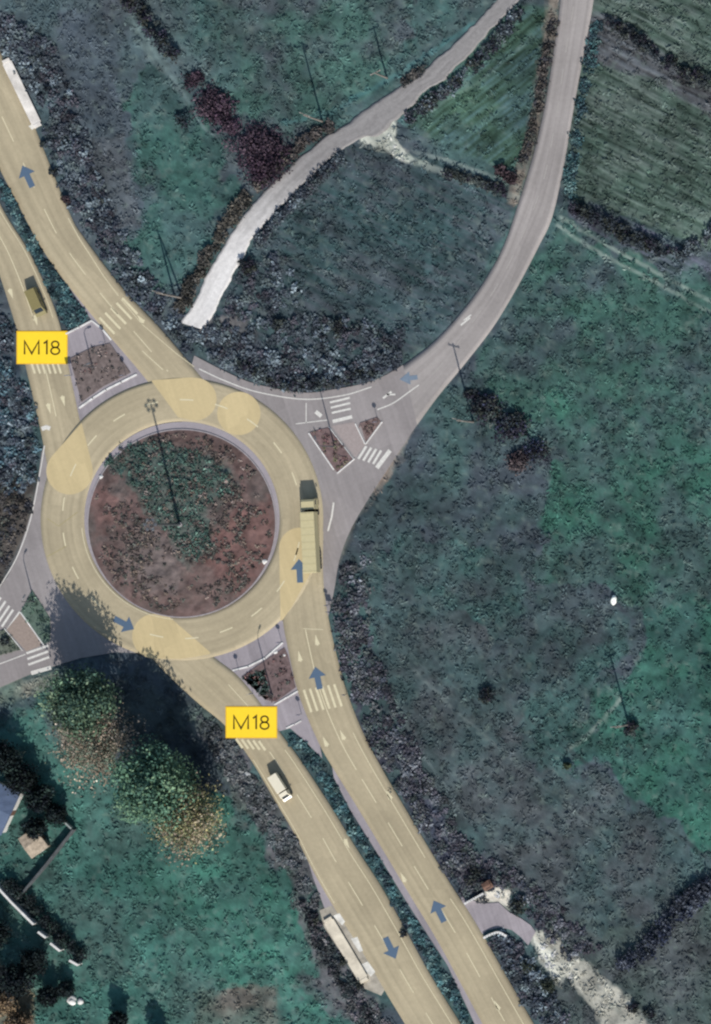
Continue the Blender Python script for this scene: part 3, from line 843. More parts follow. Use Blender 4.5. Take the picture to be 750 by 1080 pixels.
mk('zebra_crossing', ROADS['upper_northbound'], M_CREAM, lambda bm: zebra(bm, [((105 + 6 * i, 335 - 5.2 * i), (121 + 6 * i, 352 - 5.2 * i)) for i in range(5)], 0.42))
mk('zebra_crossing', ROADS['upper_southbound'], M_CREAM, lambda bm: zebra(bm, [((33 + 5.5 * i, 382), (37 + 5.5 * i, 394)) for i in range(6)], 0.38))
mk('zebra_crossing', ROADS['lower_northbound'], M_CREAM, lambda bm: zebra(bm, [((320.5 + 6.4 * i, 727.5 - 1.2 * i), (328.5 + 6.4 * i, 751 - 1.2 * i)) for i in range(6)], 0.42))
mk('zebra_crossing', ROADS['lower_southbound'], M_CREAM, lambda bm: zebra(bm, [((249 + 6 * i, 779 + 0.6 * i), (256 + 6 * i, 789 + 0.6 * i)) for i in range(5)], 0.42))
mk('zebra_crossing', ne_road, M_WHITE, lambda bm: zebra(bm, [((348, 424.5), (369, 419.5)), ((349, 430), (369.5, 425)), ((350, 435.5), (370, 431))], 0.36) or zebra(bm, [((351, 444.5), (371.5, 439.5))], 0.6))
mk('zebra_crossing', ne_road, M_WHITE, lambda bm: zebra(bm, [((378 + 5.2 * i, 484 + 1.8 * i), (386.5 + 5.2 * i, 470.5 + 1.5 * i)) for i in range(4)], 0.42) or zebra(bm, [((397.5, 493.5), (411.5, 475))], 0.75))
mk('zebra_crossing', w_road, M_WHITE, lambda bm: zebra(bm, [((-6, 652), (6, 634)), ((-2, 657), (10, 639)), ((2, 661), (14, 643)), ((-9, 646), (1, 630))], 0.4))
mk('zebra_crossing', w_road, M_WHITE, lambda bm: zebra(bm, [((28, 689), (51, 681)), ((29, 695), (51, 687)), ((30, 701), (52, 693))], 0.4) or zebra(bm, [((33, 710), (54, 704))], 0.7))
mk('edge_marking', ne_road, M_WHITE, lambda bm: [
    strip_quads(bm, W(spline([(210, 389), (236, 401), (270, 413), (320, 421), (362, 417), (392, 408)], 40)), 0.2, ZM),
    strip_quads(bm, W([(323, 425), (323, 446)]), 0.16, ZM), strip_quads(bm, W([(312, 447), (345, 443)]), 0.16, ZM),
    strip_quads(bm, W(spline([(398, 432), (415, 425), (432, 413), (442, 406)], 12)), 0.2, ZM),
    strip_quads(bm, W([(404, 420), (413, 413)]), 0.35, ZM), strip_quads(bm, W([(408, 416), (417, 416)]), 0.3, ZM),
    strip_quads(bm, W([(333, 434), (339, 439)]), 0.7, ZM),
    strip_quads(bm, W([(346, 560), (350, 545), (352, 530)]), 0.3, ZM),
    strip_quads(bm, W([(486, 343), (496, 335)]), 0.3, ZM), strip_quads(bm, W([(489, 338), (497, 332)]), 0.25, ZM)])
mk('lane_marking', ne_road, mat_paint('faint_road_paint', '#a9a49f', 0.15), lambda bm: [
    dashes(bm, [(606, 0), (596, 60), (588, 115), (577, 175), (565, 215), (548, 255), (525, 300), (495, 345), (465, 385), (448, 402)], 16, 34, 0.14, ZM, 6)])
mk('edge_marking', w_road, M_WHITE, lambda bm: [
    strip_quads(bm, W(spline([(47, 470), (42, 500), (33, 545), (20, 583), (4, 612), (-10, 632)], 30)), 0.18, ZM),
    strip_quads(bm, W([(21, 645), (7, 665)]), 0.3, ZM), strip_quads(bm, W([(-5, 702), (27, 690)]), 0.18, ZM)])


def arrow(parent, cx, cy, ang, mat, L=25.0, z=ZM + 0.004, name='map_arrow', w=1.0):
    """flat arrow; ang degrees clockwise from photo-up"""
    t = math.radians(ang); u = (math.sin(t), -math.cos(t)); v = (math.cos(t), math.sin(t))
    hl = L / 2
    pts = [(-3.2 * w, -hl), (3.2 * w, -hl), (3.2 * w, hl - 11), (9.3 * w, hl - 11), (0, hl), (-9.3 * w, hl - 11), (-3.2 * w, hl - 11)]
    bm = bmesh.new()
    P = [(cx + v[0] * a + u[0] * b, cy + v[1] * a + u[1] * b) for a, b in pts]
    tri = tessellate_polygon([[Vector((wx(x), wy(y), 0)) for x, y in P]])
    vs = [bm.verts.new((wx(x), wy(y), z)) for x, y in P]
    for q in tri: bm.faces.new([vs[i] for i in q])
    return bm_obj(name, bm, mat, parent)

arrow(ROADS['upper_northbound'], 29, 186, -25, M_BLUE)  # blue arrows are map overlay marks added onto the roads
arrow(ring, 131, 658, 118, M_BLUE, 24)
arrow(ring, 316, 602, -3, M_BLUE)
arrow(ROADS['lower_northbound'], 335, 715, -12, M_BLUE, 24)
arrow(ROADS['lower_northbound'], 463, 961, -26, M_BLUE)
arrow(ROADS['lower_southbound'], 412, 1000, 154, M_BLUE)
arrow(ne_road, 431, 399, -97, M_FBLUE, 19, w=0.75)
# small white lane arrows worn almost to dots
for (rd, x, y, a) in (('upper_southbound', 12, 310, 160), ('upper_southbound', 38, 338, 165), ('upper_southbound', 52, 431, 165), ('upper_southbound', 67, 423, 165),
                      ('lower_northbound', 316, 692, -12), ('lower_northbound', 334, 675, -12), ('lower_northbound', 343, 782, -25), ('lower_northbound', 361, 775, -25),
                      ('lower_northbound', 410, 838, -28), ('lower_northbound', 425, 925, -28), ('lower_northbound', 524, 1060, -28), ('upper_northbound', 148, 336, -40), ('lower_southbound', 366, 890, 152)):
    arrow(ROADS[rd], x, y, a, M_CREAM, 12, ZM, 'lane_arrow', 0.28)
bm = bmesh.new()
strip_quads(bm, W([(44, 452.5), (49, 450.5), (53, 452)]), 0.75, ZM)
bm_obj('stop_marking', bm, M_WHITE, ROADS['upper_southbound'])

# dirt tracks
def mat_dirt(name, h1, h2, y0, y1):
    m, nt, b = _base(name)
    tc = nt.nodes.new('ShaderNodeTexCoord'); sx = N(nt, 'ShaderNodeSeparateXYZ'); nt.links.new(tc.outputs['Object'], sx.inputs[0])
    n = N(nt, 'ShaderNodeTexNoise', Scale=0.35, Detail=5); nt.links.new(tc.outputs['Object'], n.inputs['Vector'])
    r = N(nt, 'ShaderNodeMapRange'); r.inputs['From Min'].default_value = y0; r.inputs['From Max'].default_value = y1
    add = mathn(nt, 'ADD', sx.outputs[1], mathn(nt, 'MULTIPLY', mathn(nt, 'SUBTRACT', n.outputs[0], 0.5), 8.0))
    nt.links.new(add, r.inputs['Value'])
    mx = N(nt, 'ShaderNodeMix', data_type='RGBA')
    mx.inputs[6].default_value = (*lin(h1), 1); mx.inputs[7].default_value = (*lin(h2), 1)
    nt.links.new(r.outputs[0], mx.inputs[0])
    uv = N(nt, 'ShaderNodeUVMap', uv_map='UVMap')
    mp = N(nt, 'ShaderNodeMapping'); mp.inputs['Scale'].default_value = (4.5, 0.06, 1); nt.links.new(uv.outputs[0], mp.inputs[0])
    f1, _ = noise_fac(nt, 1.0, 0.8, 1.15, 4, 0.6, mp.outputs[0]); f2, h = noise_fac(nt, 1.3, 0.82, 1.15, 5, 0.7)
    nt.links.new(scale_col(nt, mx.outputs[2], mathn(nt, 'MULTIPLY', f1, f2)), b.inputs['Base Color'])
    b.inputs['Roughness'].default_value = 0.95; b.inputs['Specular IOR Level'].default_value = 0.1
    bp = N(nt, 'ShaderNodeBump', Strength=0.4, Distance=0.06); nt.links.new(h, bp.inputs['Height']); nt.links.new(bp.outputs[0], b.inputs['Normal'])
    return m
# gravel whitens towards the fresh tipping at the south end
props(ribbon('dirt_track', TRACK_L, TRACK_R, -0.02, mat_dirt('track_gravel', '#dad7d4', '#8f8c8b', wy(272), wy(175)), n=260, jitter=2.6), 'structure')

# ------------------------------------------------------------------ central island
def isle_h(px, py):
    d = np.hypot(px - ISLE[0], py - ISLE[1]) / ISLER
    X = wx(px); Y = wy(py)
    return 0.12 + 0.9 * np.clip(1 - d * d, 0, 1) + (fbm(X, Y, 1.6, 5, 4, 0.6) - 0.5) * 0.5 * np.clip((1 - d) * 9, 0, 1)
nr_, na_ = 110, 380
rr = np.linspace(0, 1, nr_)[:, None] * np.ones((1, na_)); aa = np.linspace(0, 2 * math.pi, na_, endpoint=False)[None, :] * np.ones((nr_, 1))
IPX = ISLE[0] + rr * ISLER * np.cos(aa); IPY = ISLE[1] + rr * ISLER * np.sin(aa)
IZ = isle_h(IPX, IPY); X = wx(IPX); Y = wy(IPY)
p = np.clip((fbm(X, Y, 4, 61, 4, 0.6) - 0.5) * 3 + 0.5, 0, 1)[..., None]
ic = (lin('#6a5855') * (1 - p) + lin('#605754') * p)
jx = IPX + (fbm(X, Y, 2, 8, 3) - 0.5) * 26; jy = IPY + (fbm(X, Y, 2, 9, 3) - 0.5) * 26
def blend(c, poly, h, st): 
    m = (sum(inside(jx + dx, jy + dy, poly).astype(float) for dx, dy in ((0, 0), (5, 2), (-4, 4), (0, -6))) / 4 * st)[..., None]
    return c * (1 - m) + lin(h) * m
ISLE_GREEN = [(110, 490), (130, 470), (170, 465), (205, 475), (235, 490), (250, 520), (215, 535), (225, 575), (205, 595), (175, 560), (150, 525), (135, 510)]
ic = blend(ic, ISLE_GREEN, '#44605a', 0.6)
ic = blend(ic, [(150, 560), (190, 575), (195, 630), (150, 625), (130, 590)], '#6d6462', 0.7)
ic = blend(ic, [(235, 550), (290, 520), (295, 580), (260, 630), (215, 600)], '#735450', 0.6)
ic = blend(ic, [(95, 520), (118, 505), (130, 545), (108, 570)], '#745753', 0.55)
ic = blend(ic, [(150, 455), (235, 462), (280, 500), (262, 500), (215, 472), (160, 466)], '#65534f', 0.6)
dd = fbm(X, Y, 1.2, 71, 4, 0.65)
ic = ic * (1 + (dd - 0.5) * 1.2)[..., None]
idx = np.arange(nr_ * na_).reshape(nr_, na_); nxt = np.roll(idx, -1, 1)
Fi = np.stack([idx[:-1], idx[1:], nxt[1:], nxt[:-1]], -1).reshape(-1, 4)
isle = props(np_mesh('central_island', np.stack([X, Y, IZ], -1).reshape(-1, 3), Fi, M_GROUND, vcol=ic.reshape(-1, 3).clip(0.004, 0.9), smooth=True), 'structure')
def annulus(name, c, r0, r1, z, h, mat, parent=None):
    bm = bmesh.new(); n = 160
    R = []
    for k in range(n):
        a = 2 * math.pi * k / n; q = []
        for r, zz in ((r0, z - h), (r0, z), (r1, z), (r1, z - h)):
            q.append(bm.verts.new((wx(c[0] + r * math.cos(a)), wy(c[1] + r * math.sin(a)), zz)))
        R.append(q)
    for k in range(n):
        A, B = R[k], R[(k + 1) % n]
        for j in range(3): bm.faces.new((A[j], B[j], B[j + 1], A[j + 1]))
    return bm_obj(name, bm, mat, parent)
annulus('kerb', ISLE, ISLER, ISLER + 1.2, 0.14, 0.2, M_KERB, isle)
props(annulus('apron', (192, 548.5), ISLER - 6, RIN + 0.5, 0.004, 0.1, M_GREY2), 'structure')
Pi = scatter_px([ISLE_GREEN], 520, 21, avoid=False)
clumps('grass', Pi, 0.45, 0.4, 9, 0.26, ['#3a534c', '#425f55', '#31473f', '#4d6a5e', '#5c5551', '#38504b'], None, 22, 0.8, 0.3, 'stuff', gz=isle_h)
Pi = scatter_px([[(ISLE[0] + 94 * math.cos(a), ISLE[1] + 94 * math.sin(a)) for a in np.linspace(0, 6.28, 40)]], 900, 23, avoid=False, dens=lambda x, y: np.clip((fbm(wx(x), wy(y), 3.5, 88, 2) - 0.38) * 4, 0.05, 1))
clumps('weeds', Pi, 0.38, 0.32, 9, 0.24, ['#4a4340', '#524845', '#4f524b', '#443f3c', '#66594f', '#6d5f59'], None, 24, 1.0, 0.3, 'stuff', gz=isle_h)

# ------------------------------------------------------------------ splitter islands
def islet(poly, soil, kerbs, pal=None, n=0, seed=0):
    bm = bmesh.new(); bm_poly(bm, W(poly), -0.1, 0.11)
    me_mat = mat_plain('islet_soil_' + soil, '#' + soil, 0.95, 0.1, 0.35, 1.4)
    o = props(bm_obj('traffic_island', bm, me_mat), 'structure')
    for pts, w in kerbs:
        q = W(pts); bm = bmesh.new()
        for a, b in zip(q, q[1:]):
            a = Vector((*a, 0)); b = Vector((*b, 0)); d = b - a
            box(bm, ((a.x + b.x) / 2, (a.y + b.y) / 2, 0.06), (d.length + w * 0.6, w, 0.16), 0.02, Matrix.Rotation(math.atan2(d.y, d.x), 3, 'Z'))
        bm_obj('kerb', bm, M_WALL, o)
    if n:
        P = scatter_px([poly], n, seed, avoid=False)
        clumps('weeds', P, 0.3, 0.28, 8, 0.2, pal, None, seed + 1, 0.4, 0.3, 'stuff', gz=lambda x, y: np.full(len(x), 0.11))
    return o

islet([(327, 456), (346, 451), (372, 484), (356, 498), (352, 494)], '746261', [([(326, 457), (339, 476), (352, 495)], 0.22), ([(356, 499), (374, 484)], 0.2), ([(347, 450), (373, 484)], 0.12)],
      ['#6d4e4e', '#5d5249', '#6b6a4e'], 40, 41)
islet([(380, 446), (398, 440), (402, 445), (386, 466)], '786764', [([(375, 447), (385, 468)], 0.2), ([(386, 468), (403, 445)], 0.2)], ['#6d5550', '#5d5249'], 14, 43)
islet([(74, 378), (98, 366), (116, 362), (138, 393), (110, 407), (86, 424)], '716663', [([(84, 430), (98, 420), (112, 411), (128, 403), (144, 395)], 0.32), ([(70, 352), (84, 345), (97, 338)], 0.28), ([(98, 339), (108, 347), (117, 358)], 0.3)],
      ['#57504d', '#684f4d', '#4c4a49', '#7d6f6a'], 60, 45)
islet([(255, 714), (269, 704), (300, 683), (304, 692), (312, 725), (291, 740), (280, 738)], '6f5f5e', [([(246, 707), (262, 703), (280, 694), (298, 678)], 0.28), ([(290, 743), (314, 729)], 0.26)],
      ['#5c4c4c', '#70504e', '#4c4f4a'], 45, 47)
islet([(256, 715), (279, 706), (285, 735), (280, 738)], '515e58', [], ['#3f524c', '#49605a', '#37443f'], 40, 49)
islet([(22, 646), (34, 622), (53, 652), (53, 676), (46, 680)], '5a6a60', [([(22, 646), (46, 680)], 0.22)], ['#4c6657', '#3d564a', '#5d7565'], 45, 51)
islet([(-8, 668), (6, 663), (22, 685), (-8, 693)], '646a60', [([(5, 663), (24, 686)], 0.15)], ['#4c5a4d', '#5d675a'], 26, 53)
slab('pavement', [(21, 647), (45, 680), (28, 687), (7, 664)], 0.03, mat_plain('tan_paving', '#96887f', 0.9, 0.1, 0.15, 2.5), None, 0.05)['kind'] = 'structure'
slab('pavement', [(350, 449), (374, 445), (386, 468), (375, 482)], 0.02, mat_plain('pink_paving', '#9d928f', 0.9, 0.1, 0.12, 2.5), None, 0.05)['kind'] = 'structure'
bm = bmesh.new()
for a, b in (((302, 768), (310, 764)), ((311, 764), (318, 760))):
    a = Vector((wx(a[0]), wy(a[1]), 0)); b = Vector((wx(b[0]), wy(b[1]), 0)); d = b - a
    box(bm, ((a + b) / 2) + Vector((0, 0, 0.05)), (d.length, 0.22, 0.16), 0.02, Matrix.Rotation(math.atan2(d.y, d.x), 3, 'Z'))
props(bm_obj('kerb', bm, M_WALL), 'structure')

# ------------------------------------------------------------------ M18 map overlay tags, added as flat slabs
def map_tag(x0, y0, x1, y1, label):
    cx, cy = (x0 + x1) / 2, (y0 + y1) / 2
    t = thing('map_tag', label, 'map tag', (wx(cx), wy(cy), 0.0), 0, 'M18 map tags')
    w, h = (x1 - x0) * S, (y1 - y0) * S
    bm = bmesh.new(); box(bm, (0, 0, 0.05), (w, h, 0.06), 0.02); bm_obj('frame', bm, M_YEDGE, t)
    bm = bmesh.new(); box(bm, (0, 0, 0.065), (w - 0.36, h - 0.36, 0.05), 0.01); bm_obj('tag_face', bm, M_YEL, t)
    bm = bmesh.new()
    def stroke(pts, wd=0.31, closed=False):
        P = [np.array(p) * S for p in pts]; n = len(P); A = []
        for i, p in enumerate(P):
            a = P[i - 1] if (i or closed) else p; b = P[(i + 1) % n] if (i < n - 1 or closed) else p
            d0 = (p - a) if (i or closed) else (b - p); d1 = (b - p) if (i < n - 1 or closed) else (p - a)
            d0 = d0 / np.hypot(*d0); d1 = d1 / np.hypot(*d1); m = d0 + d1; m /= np.hypot(*m)
            k = wd / 2 / max(0.42, float(m @ d0)); nv = np.array([-m[1], m[0]]) * k
            A.append((bm.verts.new((*(p + nv), 0)), bm.verts.new((*(p - nv), 0))))
        for i in range(n if closed else n - 1):
            (a, b), (c, d) = A[i], A[(i + 1) % n]; bm.faces.new((a, b, d, c))
    stroke([(-18.3, -7), (-18.3, 7), (-10.8, -6.2), (-3.3, 7), (-3.3, -7)])
    stroke([(1.8, 4.4), (5.2, 7), (5.2, -7)])
    stroke([(14 + 3.7 * math.cos(a), 3.55 + 3.25 * math.sin(a)) for a in np.linspace(0, 2 * math.pi, 28, endpoint=False)], 0.29, True)
    stroke([(14 + 4.5 * math.cos(a), -3.25 + 3.65 * math.sin(a)) for a in np.linspace(0, 2 * math.pi, 28, endpoint=False)], 0.29, True)
    for v in bm.verts: v.co.z = 0.094 + 0.0008 * (v.index % 1)
    o = bm_obj('lettering', bm, M_TEXT, t)
    o.location = (0, -0.05, 0.0)
    return t
map_tag(17.5, 349, 71.5, 384, 'yellow map overlay tag reading M18 beside the brown triangular island at the upper left')
map_tag(238, 745, 292.5, 778.5, 'yellow map overlay tag reading M18 above the white pickup on the lower road')

# ------------------------------------------------------------------ trees and shrubs
def tree(name, px, py, h, crown_r, crown_lo, palette, label, nleaf=5200, size=0.42, seed=0, group=None, ctr=0.62, flat=1.0, cat='tree'):
    r = np.random.default_rng(seed); rd = random.Random(seed)
    z0 = zg(px, py) - 0.1
    t = thing(name, label, cat, (wx(px), wy(py), z0), 0, group)
    bm = bmesh.new()
    tr = max(0.07, h * 0.018)
    pts = [Vector((0, 0, 0))]
    for k in range(1, 6):
        pts.append(Vector((rd.uniform(-.12, .12) * k * 0.4, rd.uniform(-.12, .12) * k * 0.4, h * 0.8 * k / 5)))
    for k in range(5): tube(bm, pts[k], pts[k + 1], tr * (1 - k * 0.17), tr * (1 - (k + 1) * 0.17), 9)
    lobes = []
    nb = 16
    for k in range(nb):
        f = 0.25 + 0.7 * k / nb
        q = pts[0].lerp(pts[5], min(f, .98)); q = pts[int(f * 4.99)].lerp(pts[int(f * 4.99) + 1], f * 4.99 % 1)
        a = k * 2.4 + rd.uniform(-.4, .4); zrel = (q.z / h - crown_lo) / (1 - crown_lo)
        L = crown_r * (0.55 + 0.35 * rd.random()) * max(0.25, math.sin(math.pi * min(max(zrel * 0.85 + 0.18, 0.05), 0.98)))
        e = q + Vector((math.cos(a) * L, math.sin(a) * L, L * 0.55))
        tube(bm, q, q.lerp(e, .55) + Vector((0, 0, .15)), tr * 0.38, tr * 0.22, 6); tube(bm, q.lerp(e, .55) + Vector((0, 0, .15)), e, tr * 0.22, tr * 0.07, 6)
        if e.z > crown_lo * h * 0.8: lobes.append((e, crown_r * rd.uniform(0.30, 0.5)))
        lobes.append((q.lerp(e, .5) + Vector((0, 0, .3)), crown_r * rd.uniform(0.25, 0.4)))
    lobes.append((pts[5] + Vector((0, 0, h * 0.07)), crown_r * 0.4)); lobes.append((pts[5] + Vector((0, 0, h * 0.14)), crown_r * 0.28))
    bm_obj('trunk', bm, M_BARK, t)
    lc = np.array([[*l[0]] for l in lobes]); lr = np.array([l[1] for l in lobes])
    pick = r.choice(len(lobes), nleaf, p=lr ** 2 / (lr ** 2).sum())
    d = r.normal(size=(nleaf, 3)); d /= np.linalg.norm(d, axis=1)[:, None]
    P = lc[pick] + d * (lr[pick] * r.uniform(0.15, 1.75, nleaf) ** 0.85)[:, None] * np.array([1, 1, 0.85])
    nv = d * 0.7 + r.normal(size=(nleaf, 3)) * 0.6; nv /= np.linalg.norm(nv, axis=1)[:, None]
    tt = r.normal(size=(nleaf, 3)); tt -= (tt * nv).sum(1)[:, None] * nv; tt /= np.linalg.norm(tt, axis=1)[:, None]
    bb = np.cross(nv, tt); sz = size * r.uniform(0.6, 1.4, nleaf)
    tt *= (sz * 0.75)[:, None]; bb *= (sz * 0.45)[:, None]
    Vv = np.stack([P - tt, P - bb, P + tt, P + bb], 1).reshape(-1, 3)
    pal = np.array([lin(c) for c in palette]); ci = r.integers(0, len(pal), len(lobes))[pick]
    sw = r.uniform(size=nleaf) < 0.35; ci = np.where(sw, r.integers(0, len(pal), nleaf), ci)
    C = pal[ci] * (1 + 0.25 * r.normal(size=len(lobes))[pick])[:, None].clip(.5, 1.7) * (1 + .18 * r.normal(size=nleaf))[:, None].clip(.5, 1.6)
    np_mesh('crown', Vv, np.arange(nleaf * 4).reshape(-1, 4), M_LEAF, t, fcol=C.clip(.004, .7))
    return t

tree('broadleaf_tree', 103, 737, 14.2, 5.3, 0.16, ['#506a58', '#59725c', '#647b64', '#475f54', '#768870', '#40584e'], 'tall green tree nearest the zebra crossing, its long shadow reaching the roundabout', 13500, 0.38, 1)
tree('broadleaf_tree', 112, 783, 8.5, 6.2, 0.08, ['#8b7d6e', '#978a7b', '#7f7466', '#747a6b', '#a2968a', '#6c776a'], 'tan autumn tree just south of the tall green tree', 6200, 0.27, 2)
tree('broadleaf_tree', 181, 824, 16.5, 5.7, 0.14, ['#4d6d5e', '#577764', '#62836b', '#425f55', '#759074'], 'tall blue green tree between the tan tree and the yellow leaved tree', 16000, 0.40, 3)
tree('broadleaf_tree', 211, 862, 12.0, 5.9, 0.06, ['#8f8a62', '#99936c', '#8a7f69', '#7f8663', '#a09181', '#968a79', '#76826a'], 'yellow leaved autumn tree standing at the edge of the green meadow', 8000, 0.30, 4)


def shrub(px, py, r_px, h, pal, label, seed, n=260, size=0.26, name='shrub', group=None):
    z0 = zg(px, py) - 0.04
    t = thing(name, label, 'shrub', (wx(px), wy(py), z0), 0, group)
    rd = random.Random(seed); bm = bmesh.new(); R = r_px * S
    for k in range(5):
        a = k * 1.3 + rd.random(); tube(bm, (0, 0, 0), (math.cos(a) * R * .5, math.sin(a) * R * .5, h * .7), .035, .012, 5)
    bm_obj('stem', bm, M_BARK, t)
    k = max(4, int(4 + R * 3)); q = np.random.default_rng(seed)
    a = q.uniform(0, 6.28, k); rr = np.sqrt(q.uniform(0, 1, k)) * R * 0.62
    cent = np.stack([rr * np.cos(a), rr * np.sin(a), np.zeros(k)], 1)
    Vv, Ff, C = leaf_cloud(cent, np.full(k, R * 0.55), h * q.uniform(.65, 1.1, k), max(20, n // k), size, pal, .22, .35, seed)
    np_mesh('foliage', Vv, Ff, M_LEAF, t, fcol=C)
    return t

PAL_DK = ['#232a30', '#2b333a', '#30342f', '#262430', '#38403f']
PAL_DKR = ['#352a2e', '#40343a', '#2c2529', '#493a3f']
SH = [
    (70, 211, 5, 1.5, PAL_DKR, 'small dark reddish bush hard against the upper road edge, across from its arrow'),
    (107, 211, 4.5, 1.3, PAL_DK, 'small dark bush standing off the upper road in the purple grass'),
    (47, 152, 4, 1.2, PAL_DK, 'small dark bush just below the long white raised platform'),
    (58, 182, 5, 1.3, PAL_DK, 'dark round bush on the verge between the white platform and the reddish bush'),
    (192, 126, 9, 1.1, PAL_DK + PAL_TEAL, 'low ring shaped bush alone in the grass beside the purple thicket'),
    (205, 84, 11, 1.4, PAL_WINE, 'smallest purple thicket, at the lower end of the dark hedge row'),
    (228, 113, 22, 1.8, PAL_WINE, 'middle purple thicket, between the dark hedge row and the gravel track'),
    (247, 135, 11, 1.5, PAL_WINE, 'narrow purple bush linking the two large purple thickets'),
    (276, 163, 31, 2.0, PAL_WINE, 'largest purple thicket, touching the verge of the gravel track'),
    (515, 430, 17, 2.2, PAL_DK + ['#2b3048'], 'dark bush clump nearest the curved grey road, under the roadside pole'),
    (541, 452, 19, 2.4, PAL_DK + ['#2b3048'], 'middle dark bush clump of the row running into the east field'),
    (567, 476, 14, 2.0, PAL_DK + ['#2b3048'], 'far dark bush clump at the field end of the row by the curved road'),
    (548, 488, 14, 1.3, ['#352c31', '#403639', '#2c272d', '#473f40'], 'dark brown withered bush below the row of dark bush clumps'),
    (497, 415, 8, 1.2, PAL_DK, 'dark bush on the outer edge of the curved grey road'),
    (666, 769, 8, 1.8, PAL_DK, 'dark bush at the foot of the lone field pole'),
    (514, 733, 9, 1.7, PAL_DK, 'dark bush standing alone on the east field boundary'),
    (598, 806, 5, 1.2, ['#2d3626', '#38422c'], 'small olive bush beside the faint field corner'),
    (548, 955, 10, 1.8, PAL_DK, 'dark round bush at the end of the pale concrete lay-by entrance'),
    (504, 925, 12, 1.6, PAL_DK, 'dark spreading bush beside the small brown and white hut'),
    (262, 281, 10, 1.8, PAL_DK, 'dark bush crowding the white end of the gravel track'),
    (296, 344, 8, 1.4, PAL_DK, 'dark bush in the scrub inside the curve of the grey road'),
    (357, 347, 9, 1.5, PAL_DK, 'dark broad bush on the south side of the middle field'),
    (558, 1019, 8, 1.5, ['#2b3228', '#333a30', '#28302e'], 'dark olive bush along the side of the white sand bank'),
    (579, 1040, 9, 1.5, ['#2b3228', '#333a30', '#28302e'], 'dark olive bush at the foot of the white sand bank'),
    (668, 1063, 6, 1.3, PAL_DK, 'small dark bush on the pale stony track, the one nearer the sand bank'),
    (685, 1068, 6, 1.3, PAL_DK, 'small dark bush at the far right of the pale stony track'),
    (333, 967, 6, 1.4, PAL_DK, 'dark bush at the upper end of the long cream raised platform'),
    (378, 1040, 6, 1.3, PAL_DK, 'dark bush at the lower end of the long cream raised platform'),
    (361, 1014, 5, 1.2, PAL_DK, 'small dark bush behind the middle of the cream raised platform'),
    (6, 675, 5, 1.3, PAL_DK, 'dark bush on the grassy island beside the tan crossing'),
    (426, 984, 4.5, 1.1, PAL_DK, 'dark round bush in the narrow planted median between carriageways'),
    (592, 1090, 6, 1.2, PAL_DK, 'dark bush on the lower right road verge'),
]
for i, (x, y, r, h, pal, lab) in enumerate(SH):
    if y > 1080: continue
    shrub(x, y, r, h, pal, lab, 700 + i, n=int(120 + r * r * 3.2), size=0.26 if r < 15 else 0.32)


def hedge(pts, w, h, n, pal, label, seed, size=0.3, name='hedge'):
    P = scatter_px([belt(pts, w)], n, seed)
    c0 = P.mean(0)
    t = thing(name, label, 'hedge', (wx(c0[0]), wy(c0[1]), 0))
    z = ground_height(P[:, 0], P[:, 1]); q = np.random.default_rng(seed); k = q.uniform(.6, 1.3, n)
    cent = np.stack([wx(P[:, 0]) - wx(c0[0]), wy(P[:, 1]) - wy(c0[1]), z - .03], 1)
    Vv, Ff, C = leaf_cloud(cent, 0.75 * k, h * k, 30, size, pal, .25, .4, seed)
    np_mesh('foliage', Vv, Ff, M_LEAF, t, fcol=C)
    return t

hedge([(132, -10), (155, 20), (175, 48), (192, 70)], [6, 8, 7, 5], 1.9, 60, PAL_DK + ['#2c2a3a'], 'dark hedge row slanting down from the top edge towards the purple thickets', 801)
hedge([(640, 22), (672, 42), (705, 66), (735, 82), (765, 90)], [4, 6, 6, 7], 1.3, 66, PAL_DK, 'dark hedge row crossing the ploughed field at the top right', 802)
hedge([(602, 218), (640, 238), (680, 256), (722, 272)], [4, 6, 6, 4], 1.5, 80, PAL_DK, 'dark hedge between the ploughed field and the two rutted farm track', 803)
hedge([(716, 268), (738, 255), (760, 240)], 5, 1.4, 30, PAL_NAVY, 'short dark hedge turning up at the right end of the ploughed field', 804)
hedge([(655, 1018), (685, 1000), (712, 965), (755, 930)], [6, 9, 9, 10], 2.0, 150, ['#283044', '#2e3440', '#363c46', '#262c3a', '#454c58'], 'thick dark blue hedge rising to the right edge in the bottom right field', 805)
hedge([(512, 22), (480, 50), (448, 75), (425, 92)], 4, 0.7, 60, ['#434244', '#3c3f3d', '#343638', '#4f4c49'], 'low brown brush along the north side of the upper gravel track', 806)
hedge([(352, 134), (330, 146), (300, 170), (272, 200)], 6, 1.1, 80, PAL_BROWN, 'brown brush lining the gravel track beside the largest purple thicket', 807)
hedge([(265, 205), (240, 238), (212, 285), (190, 330)], 6.5, 1.0, 120, ['#474440', '#3b3a37', '#524e46', '#33332f'], 'olive brown brush lining the west side of the white gravel end', 808)
hedge([(549, 12), (524, 42), (494, 75), (462, 103), (430, 126)], 5, 0.9, 90, PAL_DK + PAL_NAVY, 'dark brush along the south side of the upper gravel track', 809)
hedge([(362, 168), (350, 174), (318, 204), (290, 232), (272, 258)], 5, 1.1, 110, PAL_NAVY, 'dark brush on the middle field side of the gravel track', 810)
hedge([(470, 182), (505, 192), (538, 205)], 3, 0.9, 40, PAL_DK, 'thin dark hedge below the triangular field, reaching the curved road', 811)
hedge([(525, 178), (535, 186), (544, 190)], 3.5, 1.1, 24, PAL_DKR, 'short dark red hedge in the lower corner of the triangular field', 812)
hedge([(584, 20), (574, 70), (566, 120), (552, 170)], 3, 0.5, 70, PAL_BROWN, 'low brown brush on the inner shoulder of the grey north road', 813)
